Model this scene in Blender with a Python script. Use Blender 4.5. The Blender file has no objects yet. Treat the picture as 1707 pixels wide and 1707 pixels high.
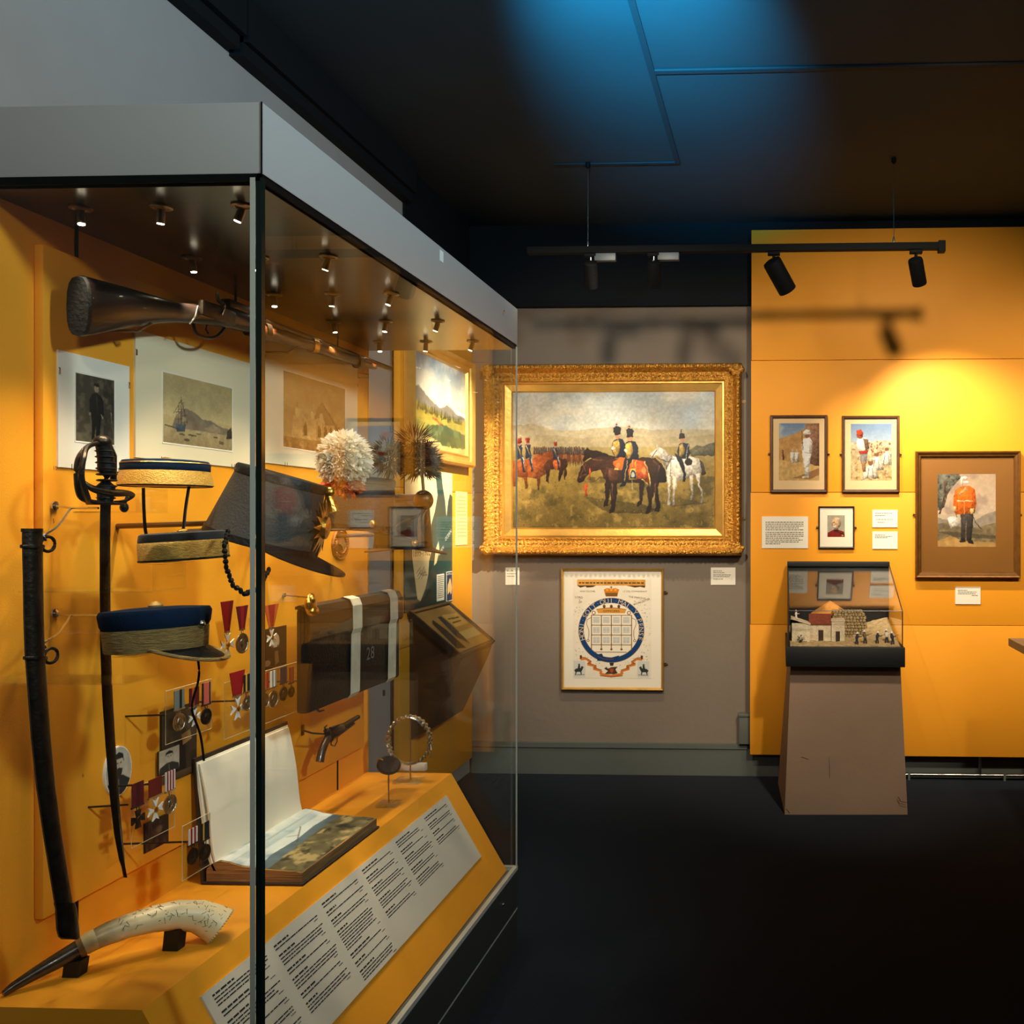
import bpy, bmesh, math, random
import numpy as np
from mathutils import Vector, Matrix
random.seed(7); RNG = np.random.default_rng(7)
SC = bpy.context.scene
COL = SC.collection

# ------------------------------------------------------------------ camera
FPX, PPX, PPY, YAW, CAMZ = 1500.0, 1241.5, 870.0, math.atan(0.039), 1.5
cam_d = bpy.data.cameras.new('camera'); cam = bpy.data.objects.new('camera', cam_d); COL.objects.link(cam)
cam_d.sensor_width = 36.0; cam_d.lens = FPX * 36.0 / 1707.0
cam_d.shift_x = (853.5 - PPX) / 1707.0; cam_d.shift_y = (PPY - 853.5) / 1707.0
cam_d.clip_start = 0.02
cam.location = (0, 0, CAMZ); cam.rotation_euler = (math.pi / 2, 0, YAW)
SC.camera = cam

# ------------------------------------------------------------------ world, exposure, room lights and added fill
w = bpy.data.worlds.new('world'); SC.world = w; w.use_nodes = True
bg = w.node_tree.nodes['Background']; bg.inputs[0].default_value = (0.05, 0.11, 0.16, 1); bg.inputs[1].default_value = 0.05
SC.view_settings.view_transform = 'Standard'; SC.view_settings.look = 'None'
SC.view_settings.gamma = 1.0; SC.view_settings.exposure = 0.0; SC.view_settings.use_curve_mapping = False
try:
    SC.cycles.use_denoising = True
    SC.cycles.transparent_max_bounces = 24; SC.cycles.max_bounces = 8; SC.cycles.caustics_reflective = False; SC.cycles.caustics_refractive = False
    SC.cycles.sample_clamp_indirect = 4.0
except Exception:
    pass

def aim(o, target):
    d = Vector(target) - o.location
    o.rotation_euler = d.to_track_quat('-Z', 'Y').to_euler()

def spot(name, loc, target, watts, colour, size_deg, blend=0.6, radius=0.03, parent=None):
    l = bpy.data.lights.new(name, 'SPOT'); l.energy = watts; l.color = colour
    l.spot_size = math.radians(size_deg); l.spot_blend = blend; l.shadow_soft_size = radius
    o = bpy.data.objects.new(name, l); COL.objects.link(o); o.location = loc; aim(o, target)
    if parent is not None:
        o.parent = parent; o.matrix_parent_inverse = parent.matrix_world.inverted() if False else Matrix.Translation(-Vector(parent.location))
    return o

WARM = (1.0, 0.83, 0.60); NEUT = (1.0, 0.93, 0.82)
# blue uplight above the frame, washing the ceiling
spot('blue_uplight', (-0.50, 1.85, 2.72), (-0.47, 2.95, 3.27), 1250, (0.015, 0.48, 0.95), 44, 1.0, 0.05)
spot('blue_uplight', (-0.9, 1.3, 2.6), (-0.9, 1.9, 3.27), 60, (0.02, 0.5, 0.9), 130, 1.0, 0.1)  # second, wider blue spot added to tint the ceiling teal
# lamps of the second track, above and in front of the picture wall (out of frame)
spot('wall_wash_lamp', (0.75, 2.45, 3.15), (0.62, 5.2, 1.55), 220, WARM, 76, 0.9, 0.11)
spot('wall_wash_lamp', (-0.75, 2.45, 3.15), (-0.95, 5.3, 1.55), 200, (1.0, 0.82, 0.6), 62, 0.9, 0.11)
spot('wall_wash_lamp', (1.9, 2.5, 3.15), (1.9, 5.2, 1.5), 180, WARM, 60, 0.9, 0.03)
spot('map_spot', (-0.2, 3.7, 3.15), (-1.8, 4.92, 1.72), 1300, WARM, 30, 0.95, 0.03)  # added spot without fitting, off that track, to brighten the map
# unseen fill spots added near the ceiling to brighten plinth, case and left wall
spot('fill_spot', (1.1, 0.9, 3.1), (0.36, 4.65, 0.62), 230, (1.0, 0.88, 0.70), 24, 0.9, 0.06)
spot('fill_spot', (1.9, 0.6, 3.1), (-0.9, 2.4, 2.2), 310, (0.74, 0.93, 1.0), 70, 0.9, 0.15)
spot('fill_spot', (0.3, -1.4, 3.1), (-1.5, 2.0, 2.1), 120, (1.0, 0.93, 0.80), 72, 0.95, 0.15)

# ------------------------------------------------------------------ pixel -> place on a known plane
FW = Vector((-math.sin(YAW), math.cos(YAW), 0)); RT = Vector((math.cos(YAW), math.sin(YAW), 0))
def _ray(px, py): return FW + RT * ((px - PPX) / FPX) + Vector((0, 0, (PPY - py) / FPX))
def RX(px, py, X): d = _ray(px, py); k = X / d.x; return Vector((X, d.y * k, CAMZ + d.z * k))
def RY(px, py, Y): d = _ray(px, py); k = Y / d.y; return Vector((d.x * k, Y, CAMZ + d.z * k))
def RZ(px, py, Z): d = _ray(px, py); k = (Z - CAMZ) / d.z; return Vector((d.x * k, d.y * k, Z))

# ------------------------------------------------------------------ materials
def lin(c):
    c = np.asarray(c, dtype=np.float64) / 255.0
    return np.where(c <= 0.04045, c / 12.92, ((c + 0.055) / 1.055) ** 2.4)
MATS = {}
def mat(name, rgb, rough=0.6, metal=0.0, var=0.0, vscale=8.0, bump=0.0, bscale=60.0, spec=0.5, coat=0.0, sheen=0.0, emit=None, stretch=None):
    if name in MATS: return MATS[name]
    m = bpy.data.materials.new(name); m.use_nodes = True; nt = m.node_tree; b = nt.nodes['Principled BSDF']
    c = lin(rgb); b.inputs['Base Color'].default_value = (*c, 1)
    b.inputs['Roughness'].default_value = rough; b.inputs['Metallic'].default_value = metal
    b.inputs['Specular IOR Level'].default_value = spec; b.inputs['Coat Weight'].default_value = coat
    b.inputs['Sheen Weight'].default_value = sheen
    if emit: b.inputs['Emission Color'].default_value = (*emit[:3], 1); b.inputs['Emission Strength'].default_value = emit[3]
    src = None
    if var or bump:
        tc = nt.nodes.new('ShaderNodeTexCoord'); src = tc.outputs['Object']
        if stretch:
            mp = nt.nodes.new('ShaderNodeMapping'); mp.inputs['Scale'].default_value = stretch
            nt.links.new(src, mp.inputs[0]); src = mp.outputs[0]
    if var:
        n = nt.nodes.new('ShaderNodeTexNoise'); n.inputs['Scale'].default_value = vscale; n.inputs['Detail'].default_value = 6
        nt.links.new(src, n.inputs['Vector'])
        r = nt.nodes.new('ShaderNodeValToRGB'); r.color_ramp.elements[0].position = 0.3; r.color_ramp.elements[1].position = 0.7
        r.color_ramp.elements[0].color = (*(c * (1 - var)), 1); r.color_ramp.elements[1].color = (*np.minimum(c * (1 + var), 1), 1)
        nt.links.new(n.outputs['Fac'], r.inputs[0]); nt.links.new(r.outputs[0], b.inputs['Base Color'])
    if bump:
        n = nt.nodes.new('ShaderNodeTexNoise'); n.inputs['Scale'].default_value = bscale; n.inputs['Detail'].default_value = 4
        nt.links.new(src, n.inputs['Vector'])
        bp = nt.nodes.new('ShaderNodeBump'); bp.inputs['Strength'].default_value = bump; bp.inputs['Distance'].default_value = 0.01
        nt.links.new(n.outputs['Fac'], bp.inputs['Height']); nt.links.new(bp.outputs[0], b.inputs['Normal'])
    MATS[name] = m; return m

def glass_mat(name, tint=(1, 1, 1), f0=0.018, gain=0.62, rough=0.0):
    m = bpy.data.materials.new(name); m.use_nodes = True; nt = m.node_tree; nt.nodes.clear()
    out = nt.nodes.new('ShaderNodeOutputMaterial'); mix = nt.nodes.new('ShaderNodeMixShader')
    tr = nt.nodes.new('ShaderNodeBsdfTransparent'); tr.inputs[0].default_value = (*tint, 1)
    gl = nt.nodes.new('ShaderNodeBsdfGlossy'); gl.inputs['Roughness'].default_value = rough; gl.inputs['Color'].default_value = (0.95, 0.98, 1, 1)
    lw = nt.nodes.new('ShaderNodeLayerWeight'); lw.inputs['Blend'].default_value = 0.5
    pw = nt.nodes.new('ShaderNodeMath'); pw.operation = 'POWER'; pw.inputs[1].default_value = 5.0
    ma = nt.nodes.new('ShaderNodeMath'); ma.operation = 'MULTIPLY_ADD'; ma.inputs[1].default_value = gain; ma.inputs[2].default_value = f0
    nt.links.new(lw.outputs['Facing'], pw.inputs[0]); nt.links.new(pw.outputs[0], ma.inputs[0]); nt.links.new(ma.outputs[0], mix.inputs[0])
    nt.links.new(tr.outputs[0], mix.inputs[1]); nt.links.new(gl.outputs[0], mix.inputs[2]); nt.links.new(mix.outputs[0], out.inputs[0])
    MATS[name] = m; return m

def col_mat(name, rough=0.55, coat=0.0, bump=0.0, spec=0.4, metal=0.0):
    if name in MATS: return MATS[name]
    m = bpy.data.materials.new(name); m.use_nodes = True; nt = m.node_tree; b = nt.nodes['Principled BSDF']
    at = nt.nodes.new('ShaderNodeAttribute'); at.attribute_name = 'Col'
    nt.links.new(at.outputs['Color'], b.inputs['Base Color'])
    b.inputs['Roughness'].default_value = rough; b.inputs['Coat Weight'].default_value = coat; b.inputs['Coat Roughness'].default_value = 0.08
    b.inputs['Specular IOR Level'].default_value = spec; b.inputs['Metallic'].default_value = metal
    if bump:
        tc = nt.nodes.new('ShaderNodeTexCoord'); n = nt.nodes.new('ShaderNodeTexNoise'); n.inputs['Scale'].default_value = 300
        bp = nt.nodes.new('ShaderNodeBump'); bp.inputs['Strength'].default_value = bump; bp.inputs['Distance'].default_value = 0.002
        nt.links.new(tc.outputs['Object'], n.inputs['Vector']); nt.links.new(n.outputs['Fac'], bp.inputs['Height']); nt.links.new(bp.outputs[0], b.inputs['Normal'])
    MATS[name] = m; return m

ORANGE = mat('orange_paint', (238, 158, 34), 0.55, var=0.03, vscale=3, bump=0.05, bscale=250, spec=0.3)
ORANGE2 = mat('orange_board_paint', (238, 158, 36), 0.5, var=0.03, vscale=5, bump=0.04, bscale=250, spec=0.3)
GREYWALL = mat('taupe_wall_paint', (128, 116, 103), 0.75, var=0.05, vscale=2.5, bump=0.12, bscale=30, spec=0.2)
UPWALL = mat('pale_grey_wall_paint', (160, 157, 152), 0.8, var=0.02, spec=0.2)
BLACKP = mat('black_paint', (14, 20, 24), 0.75, var=0.1, vscale=3, spec=0.2)
CEIL = mat('ceiling_paint', (58, 66, 70), 0.85, var=0.06, vscale=2, spec=0.2)
CARPET = mat('navy_carpet', (17, 26, 37), 1.0, var=0.35, vscale=160, bump=0.5, bscale=400, spec=0.05, sheen=0.05)
SKIRT = mat('skirting_paint', (92, 98, 92), 0.6, var=0.05, vscale=4)
CAPM = mat('satin_grey_metal', (158, 160, 158), 0.45, metal=0.0, spec=0.4, var=0.01)
BASEM = mat('dark_green_grey_metal', (52, 58, 56), 0.4, spec=0.5)
STEEL = mat('polished_steel', (200, 198, 190), 0.22, metal=1.0)
SILVER = mat('tarnished_silver', (178, 170, 150), 0.3, metal=1.0, var=0.25, vscale=60, bump=0.3, bscale=200)
DKSTEEL = mat('browned_steel', (62, 54, 44), 0.38, metal=0.85, var=0.3, vscale=40, bump=0.15, bscale=90)
GOLD = mat('bright_gilt', (226, 176, 84), 0.28, metal=1.0, var=0.12, vscale=80, bump=0.25, bscale=150)
GILT = mat('carved_giltwood', (206, 152, 66), 0.38, metal=0.85, var=0.35, vscale=70, bump=1.0, bscale=110)
GILTS = mat('smooth_giltwood', (226, 178, 92), 0.35, metal=0.75, var=0.12, vscale=12, bump=0.1, bscale=40)
LACE = mat('gold_lace', (206, 166, 78), 0.5, metal=0.45, var=0.35, vscale=90, bump=1.0, bscale=220, stretch=(1, 1, 5))
LACE2 = mat('worn_gold_lace', (186, 156, 92), 0.6, metal=0.3, var=0.45, vscale=60, bump=1.0, bscale=160, stretch=(0.6, 0.6, 8))
NAVY = mat('navy_cloth', (10, 30, 52), 0.9, var=0.15, vscale=60, bump=0.2, bscale=400, spec=0.15)
BLKCLOTH = mat('black_cloth', (26, 25, 25), 0.85, var=0.15, vscale=50, bump=0.2, bscale=300, sheen=0.1)
BLKLEATH = mat('black_leather', (11, 11, 11), 0.5, var=0.2, vscale=30, bump=0.2, bscale=120, spec=0.3)
SHAKO = mat('grey_black_felt', (46, 44, 42), 0.6, var=0.12, vscale=25, bump=0.15, bscale=200)
BRLEATH = mat('brown_leather', (62, 38, 20), 0.5, var=0.3, vscale=30, bump=0.3, bscale=90)
GUNWOOD = mat('dark_walnut', (22, 13, 9), 0.3, var=0.35, vscale=20, coat=0.2, spec=0.3, stretch=(8, 1, 8))
GUNSTEEL = mat('blued_steel', (52, 40, 30), 0.28, metal=0.8, var=0.2, vscale=30)
BLKPLAST = mat('black_plastic', (11, 13, 14), 0.7, spec=0.1)
BLKBOX = mat('black_lacquer', (14, 16, 17), 0.5)
TAUPE = mat('taupe_plinth_paint', (142, 118, 98), 0.7, var=0.06, vscale=3, bump=0.08, bscale=60, spec=0.2)
MOUNT = mat('cream_mount_card', (232, 216, 178), 0.8, var=0.02, vscale=4)
MOUNTW = mat('white_mount_card', (238, 228, 208), 0.8, var=0.015)
CARD = mat('white_card', (236, 230, 214), 0.7)
LABELM = mat('pale_grey_label_board', (206, 198, 180), 0.6)
INK = mat('black_ink', (28, 28, 30), 0.7)
BROWNFR = mat('dark_brown_frame', (78, 46, 22), 0.35, var=0.25, vscale=30, coat=0.3)
DARKFR = mat('black_brown_frame', (42, 28, 20), 0.35)
WHITESTRAP = mat('buff_white_strap', (206, 196, 168), 0.7, var=0.15, vscale=20)
ROD = mat('bronze_rod', (120, 98, 66), 0.35, metal=0.9)
GLASS = glass_mat('case_glass', (0.985, 0.995, 0.985))
THING = glass_mat('picture_glass', (1, 1, 1), 0.02, 0.5)
ACRYL = glass_mat('clear_acrylic', (0.97, 0.98, 0.97), 0.05, 0.9)
PAINTM = col_mat('oil_paint', 0.45, coat=0.12, bump=0.08)
PRINTM = col_mat('printed_paper', 0.75, spec=0.2)
RIBM = col_mat('ribbon_silk', 0.6, spec=0.3, bump=0.2)

# ------------------------------------------------------------------ mesh builder
class MB:
    def __init__(s, M=None): s.v = []; s.f = []; s.c = []; s.M = M; s.cc = None
    def add(s, vs, fs):
        o = len(s.v)
        for p in vs:
            p = Vector(p); s.v.append(s.M @ p if s.M is not None else p)
            s.c.append(s.cc)
        s.f += [tuple(i + o for i in q) for q in fs]
        return s
    def box(s, a, b):
        x0, y0, z0 = [min(p, q) for p, q in zip(a, b)]; x1, y1, z1 = [max(p, q) for p, q in zip(a, b)]
        return s.add([(x0,y0,z0),(x1,y0,z0),(x1,y1,z0),(x0,y1,z0),(x0,y0,z1),(x1,y0,z1),(x1,y1,z1),(x0,y1,z1)],
                     [(0,3,2,1),(4,5,6,7),(0,1,5,4),(1,2,6,5),(2,3,7,6),(3,0,4,7)])
    def bbox(s, a, b, r=0.003):            # box with chamfered edges
        x0, y0, z0 = [min(p, q) for p, q in zip(a, b)]; x1, y1, z1 = [max(p, q) for p, q in zip(a, b)]
        bm = bmesh.new(); bmesh.ops.create_cube(bm, size=1)
        for q in bm.verts: q.co = ((x0+x1)/2 + q.co.x*(x1-x0), (y0+y1)/2 + q.co.y*(y1-y0), (z0+z1)/2 + q.co.z*(z1-z0))
        r = min(r, 0.45*min(x1-x0, y1-y0, z1-z0))
        bmesh.ops.bevel(bm, geom=bm.edges[:], offset=r, segments=2, affect='EDGES', profile=0.6)
        bm.verts.index_update()
        s.add([q.co.copy() for q in bm.verts], [[q.index for q in f.verts] for f in bm.faces]); bm.free(); return s
    def prism(s, poly, d):                  # polygon (3D points) extruded by vector d
        n = len(poly); d = Vector(d); P = [Vector(p) for p in poly]
        return s.add(P + [p + d for p in P], [tuple(range(n-1, -1, -1)), tuple(range(n, 2*n))] + [(i, (i+1) % n, n+(i+1) % n, n+i) for i in range(n)])
    def loft(s, rings, caps=True, closed=False):
        n = len(rings[0]); vs = [p for r in rings for p in r]; fs = []
        m = len(rings)
        for i in range(m if closed else m-1):
            j = (i+1) % m
            for k in range(n): fs.append((i*n+k, i*n+(k+1) % n, j*n+(k+1) % n, j*n+k))
        if caps and not closed: fs += [tuple(range(n-1, -1, -1)), tuple(range((m-1)*n, m*n))]
        return s.add(vs, fs)
    def tube(s, pts, r, n=8, flat=None, up=(0,0,1), closed=False, caps=True, sm=0):
        P = [Vector(p) for p in pts]; R = list(r) if isinstance(r, (list, tuple)) else [r]*len(P); rings = []
        if sm:
            Q, S = [], []; m = len(P)
            for i in range(m if closed else m-1):
                g = (lambda k: P[k % m]) if closed else (lambda k: P[min(max(k, 0), m-1)])
                a, b, c, d = g(i-1), g(i), g(i+1), g(i+2)
                for j in range(sm):
                    f = j/sm; Q.append(0.5*((2*b) + (c-a)*f + (2*a-5*b+4*c-d)*f*f + (3*b-a-3*c+d)*f**3)); S.append(R[i]*(1-f)+R[(i+1) % m]*f)
            if not closed: Q.append(P[-1]); S.append(R[-1])
            P, R = Q, S
        m = len(P)
        for i, p in enumerate(P):
            a = P[(i-1) % m] if (closed or i > 0) else p; b = P[(i+1) % m] if (closed or i < m-1) else p
            t = (b - a).normalized(); u = t.cross(Vector(up))
            if u.length < 1e-4: u = t.cross(Vector((1, 0, 0.01)))
            u.normalize(); v = u.cross(t).normalized(); rr = R[i]
            f = flat[i] if isinstance(flat, (list, tuple)) else (flat if flat else rr)
            rings.append([p + u*(math.cos(2*math.pi*k/n)*f) + v*(math.sin(2*math.pi*k/n)*rr) for k in range(n)])
        return s.loft(rings, caps, closed)
    def lathe(s, prof, n=24, o=(0,0,0), axis=None, caps=True):   # prof [(r,z)]
        Q = Vector((0,0,1)).rotation_difference(Vector(axis)).to_matrix() if axis is not None else Matrix.Identity(3); o = Vector(o)
        rings = [[o + Q @ Vector((r*math.cos(2*math.pi*k/n), r*math.sin(2*math.pi*k/n), z)) for k in range(n)] for r, z in prof]
        return s.loft(rings, caps)
    def sphere(s, c, r, n=12, m=8):
        r = r if isinstance(r, (tuple, list, Vector)) else (r, r, r); c = Vector(c); rings = []
        for i in range(m+1):
            th = math.pi*i/m; rr = max(math.sin(th), 1e-3)
            rings.append([c + Vector((r[0]*rr*math.cos(2*math.pi*k/n), r[1]*rr*math.sin(2*math.pi*k/n), -r[2]*math.cos(th))) for k in range(n)])
        return s.loft(rings)
    def build(s, name, m, parent=None, smooth=True, angle=38, kind=None, colour=False):
        inv = None
        if parent is not None: inv = WM[parent.name].inverted()
        me = bpy.data.meshes.new(name)
        vs = [tuple(inv @ p) if inv is not None else tuple(p) for p in s.v]
        me.from_pydata(vs, [], s.f)
        bm = bmesh.new(); bm.from_mesh(me); bmesh.ops.recalc_face_normals(bm, faces=bm.faces[:]); bm.to_mesh(me); bm.free()
        if colour:
            at = me.color_attributes.new('Col', 'FLOAT_COLOR', 'POINT')
            at.data.foreach_set('color', np.array([(*lin(c), 1.0) for c in s.c], dtype=np.float32).ravel())
        me.materials.append(m)
        if smooth:
            me.polygons.foreach_set('use_smooth', [True]*len(me.polygons)); me.set_sharp_from_angle(angle=math.radians(angle))
        o = bpy.data.objects.new(name, me); COL.objects.link(o)
        if parent is not None: o.parent = parent; WM[o.name] = WM[parent.name].copy()
        else: WM[o.name] = Matrix.Identity(4)
        if kind: o['kind'] = kind
        return o
WM = {}
def tag(o, label, cat, group=None):
    o['label'] = label; o['category'] = cat
    if group: o['group'] = group
    return o
def thing(name, label, cat, loc=(0, 0, 0), group=None, M=None):
    o = bpy.data.objects.new(name, None); COL.objects.link(o); o.empty_display_size = 0.05
    if M is None: M = Matrix.Translation(Vector(loc))
    o.matrix_world = M; WM[o.name] = M.copy()
    if label: tag(o, label, cat, group)
    return o
def struct(name, mb, m, parent=None, smooth=False):
    o = mb.build(name, m, parent, smooth)
    if parent is None: o['kind'] = 'structure'
    return o

class Pl:                                   # a plane with right, up and outward axes
    def __init__(s, o, u, v, n): s.o, s.u, s.v, s.n = Vector(o), Vector(u).normalized(), Vector(v).normalized(), Vector(n).normalized()
    def p(s, a, b, c=0.0): return s.o + s.u*a + s.v*b + s.n*c
    def at(s, a, b, c=0.0): return Pl(s.p(a, b, c), s.u, s.v, s.n)
def pbox(mb, pl, a0, a1, b0, b1, c0, c1):
    return mb.add([pl.p(a0,b0,c0),pl.p(a1,b0,c0),pl.p(a1,b1,c0),pl.p(a0,b1,c0),pl.p(a0,b0,c1),pl.p(a1,b0,c1),pl.p(a1,b1,c1),pl.p(a0,b1,c1)],
                  [(0,3,2,1),(4,5,6,7),(0,1,5,4),(1,2,6,5),(2,3,7,6),(3,0,4,7)])
def pprism(mb, pl, poly, c0, c1): return mb.prism([pl.p(a, b, c0) for a, b in poly], pl.n*(c1-c0))
def BACKPL(y): return Pl((0, y, 0), (1, 0, 0), (0, 0, 1), (0, -1, 0))
def SIDEPL(x): return Pl((x, 0, 0), (0, 1, 0), (0, 0, 1), (1, 0, 0))

# ------------------------------------------------------------------ lettering (flat print)
_TX = {}
def text_geo(s):
    if s in _TX: return _TX[s]
    cu = bpy.data.curves.new('t', 'FONT'); cu.body = s; cu.size = 1.0; cu.resolution_u = 2
    o = bpy.data.objects.new('t', cu); COL.objects.link(o); dg = bpy.context.evaluated_depsgraph_get(); dg.update()
    me = bpy.data.meshes.new_from_object(o.evaluated_get(dg))
    vs = [(q.co.x, q.co.y) for q in me.vertices]; fs = [tuple(p.vertices) for p in me.polygons]
    bpy.data.objects.remove(o); bpy.data.meshes.remove(me); bpy.data.curves.remove(cu)
    x0 = min(a for a, b in vs); x1 = max(a for a, b in vs)
    _TX[s] = ([(a-(x0+x1)/2, b-0.35) for a, b in vs], fs, x1-x0); return _TX[s]
def text(mb, pl, s, a, b, size, rot=0.0, c=0.0006, width=None):
    vs, fs, wd = text_geo(s); kx = size if width is None else width/wd; ca, sa = math.cos(rot), math.sin(rot)
    mb.add([pl.p(a + x*kx*ca - y*size*sa, b + x*kx*sa + y*size*ca, c) for x, y in vs], fs)
def greek(mb, pl, a0, a1, b, h, c=0.0006, word=6.0):      # one line of print too small to read, as word-length dashes
    a = a0
    while a < a1 - h:
        l = min(h*random.uniform(1.5, word), a1 - a)
        mb.add([pl.p(a, b-h/2, c), pl.p(a+l, b-h/2, c), pl.p(a+l, b+h/2, c), pl.p(a, b+h/2, c)], [(0, 1, 2, 3)]); a += l + h*0.7

# ------------------------------------------------------------------ a small painter for pictures (flat print on canvas or paper)
def _noise(h, w, cells, rng=RNG):
    gy, gx = max(2, int(cells*h/w)+2), int(cells)+2
    g = rng.random((gy, gx)); y = np.linspace(0, gy-1.001, h); x = np.linspace(0, gx-1.001, w)
    yi, xi = y.astype(int), x.astype(int); fy, fx = (y-yi)[:, None], (x-xi)[None]; fy = fy*fy*(3-2*fy); fx = fx*fx*(3-2*fx)
    return (g[yi][:, xi]*(1-fy)*(1-fx) + g[yi+1][:, xi]*fy*(1-fx) + g[yi][:, xi+1]*(1-fy)*fx + g[yi+1][:, xi+1]*fy*fx)
def fbm(h, w, cells, oct=4):
    t = 0; a = 1; s = 0
    for i in range(oct): t = t + a*_noise(h, w, cells*2**i); s += a; a *= 0.55
    return t/s
class Cv:
    def __init__(s, w, h, c=(255, 255, 255), ss=2):
        s.W, s.H, s.ss = w*ss, h*ss, ss; s.a = np.ones((s.H, s.W, 3))*np.array(c, float)
        s.X, s.Y = np.meshgrid((np.arange(s.W)+.5)/s.W, (np.arange(s.H)+.5)/s.H); s.asp = h/w
    def blend(s, m, c):
        c = np.asarray(c, float); s.a += (c - s.a)*m[..., None]
    def grad(s, y0, c0, y1, c1):
        t = np.clip((s.Y-y0)/(y1-y0), 0, 1)[..., None]; m = ((s.Y >= y0) & (s.Y <= y1)).astype(float)
        s.blend(m, np.array(c0, float)*(1-t) + np.array(c1, float)*t)
    def pmask(s, pts):
        m = np.zeros((s.H, s.W), bool); xs = [p[0] for p in pts]; ys = [p[1] for p in pts]
        x0 = max(0, int(min(xs)*s.W)-1); x1 = min(s.W, int(max(xs)*s.W)+2); y0 = max(0, int(min(ys)*s.H)-1); y1 = min(s.H, int(max(ys)*s.H)+2)
        if x1 <= x0 or y1 <= y0: return m
        X, Y = s.X[y0:y1, x0:x1], s.Y[y0:y1, x0:x1]; mm = np.zeros(X.shape, bool); n = len(pts)
        for i in range(n):
            xa, ya = pts[i]; xb, yb = pts[(i+1) % n]
            if ya == yb: continue
            mm ^= ((ya > Y) != (yb > Y)) & (X < (xb-xa)*(Y-ya)/(yb-ya)+xa)
        m[y0:y1, x0:x1] = mm; return m
    model = 0.0                              # painter's modelling: lighter above left, darker below right, soft rims
    def poly(s, pts, c, a=1.0, tex=0.0, cells=60):
        mk = s.pmask(pts); m = mk.astype(float)*a
        if s.model and mk.any():
            ys, xs = np.nonzero(mk); y0, y1, x0, x1 = ys.min(), ys.max()+1, xs.min(), xs.max()+1
            if (y1-y0) > 6 and (x1-x0) > 4 and (x1-x0) < .55*s.W:
                sub = mk[y0:y1, x0:x1].astype(float); b = sub.copy(); k = max(2, min(y1-y0, x1-x0)//5); p = np.pad(b, k)
                cs = p.cumsum(0).cumsum(1); cs = np.pad(cs, ((1, 0), (1, 0))); n = 2*k+1
                bl = (cs[n:, n:]-cs[:-n, n:]-cs[n:, :-n]+cs[:-n, :-n])/(n*n)
                gy = np.linspace(.9, -1.1, y1-y0)[:, None]; gx = np.linspace(.35, -.35, x1-x0)[None]
                sh = 1 + s.model*(.55*gy+gx+.9*(bl-.72)) + s.model*1.1*(fbm(y1-y0, x1-x0, max(3, (x1-x0)/9), 2)-.5)
                col = np.clip(np.asarray(c, float)*sh[..., None], 0, 255); reg = s.a[y0:y1, x0:x1]; reg += (col-reg)*(sub*a)[..., None]; return m
        if not tex:
            ys, xs = [p[1] for p in pts], [p[0] for p in pts]; y0, y1 = max(0, int(min(ys)*s.H)-1), max(0, int(max(ys)*s.H)+2); x0, x1 = max(0, int(min(xs)*s.W)-1), max(0, int(max(xs)*s.W)+2)
            reg = s.a[y0:y1, x0:x1]; reg += (np.asarray(c, float)-reg)*m[y0:y1, x0:x1, None]; return m
        if tex:
            n = (fbm(s.H, s.W, cells, 2)-0.5)[..., None]*2*tex; s.a += (np.clip(np.asarray(c, float)*(1+n), 0, 255) - s.a)*m[..., None]
        else: s.blend(m, c)
        return m
    def ell(s, cx, cy, rx, ry, c, a=1.0, soft=0.0):
        d = ((s.X-cx)/rx)**2 + ((s.Y-cy)/ry)**2
        m = (d < 1).astype(float) if not soft else np.clip((1-d)/soft, 0, 1)
        s.blend(m*a, c); return m
    def line(s, pts, wd, c, a=1.0, model=None):
        for (xa, ya), (xb, yb) in zip(pts[:-1], pts[1:]):
            dx, dy = (xb-xa), (yb-ya)*s.asp; l = math.hypot(dx, dy) or 1e-6; nx, ny = -dy/l*wd/2, dx/l*wd/2/s.asp
            s.poly([(xa+nx, ya+ny), (xb+nx, yb+ny), (xb-nx, yb-ny), (xa-nx, ya-ny)], c, a)
    def mottle(s, m, amt, cells=40, oct=4):
        n = (fbm(s.H, s.W, cells, oct)-0.5)*2*amt; s.a *= (1 + n*m)[..., None]; np.clip(s.a, 0, 255, out=s.a)
    def tint(s, m, c, cells=20, thr=0.5, k=8.0, a=1.0):
        n = np.clip((fbm(s.H, s.W, cells, 4)-thr)*k, 0, 1); s.blend(n*m*a, c)
    def warp(s, amp, cells):
        dx = (fbm(s.H, s.W, cells, 2)-.5)*2*amp*s.ss; dy = (fbm(s.H, s.W, cells, 2)-.5)*2*amp*s.ss
        yi = np.clip(np.arange(s.H)[:, None]+dy, 0, s.H-1).astype(int); xi = np.clip(np.arange(s.W)[None]+dx, 0, s.W-1).astype(int); s.a = s.a[yi, xi]
    def finish(s, gain=1.0, amp=1.6, cells=60, grain=.06):
        s.warp(amp, cells); s.mottle(s.full(), grain, 90, 2); s.mottle(s.full(), grain, 14, 3); s.a = np.clip(s.a*gain, 0, 255); return s
    def out(s):
        a = s.a.reshape(s.H//s.ss, s.ss, s.W//s.ss, s.ss, 3).mean((1, 3)); return lin(np.clip(a, 0, 255))
    def full(s): return np.ones((s.H, s.W))
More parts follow.
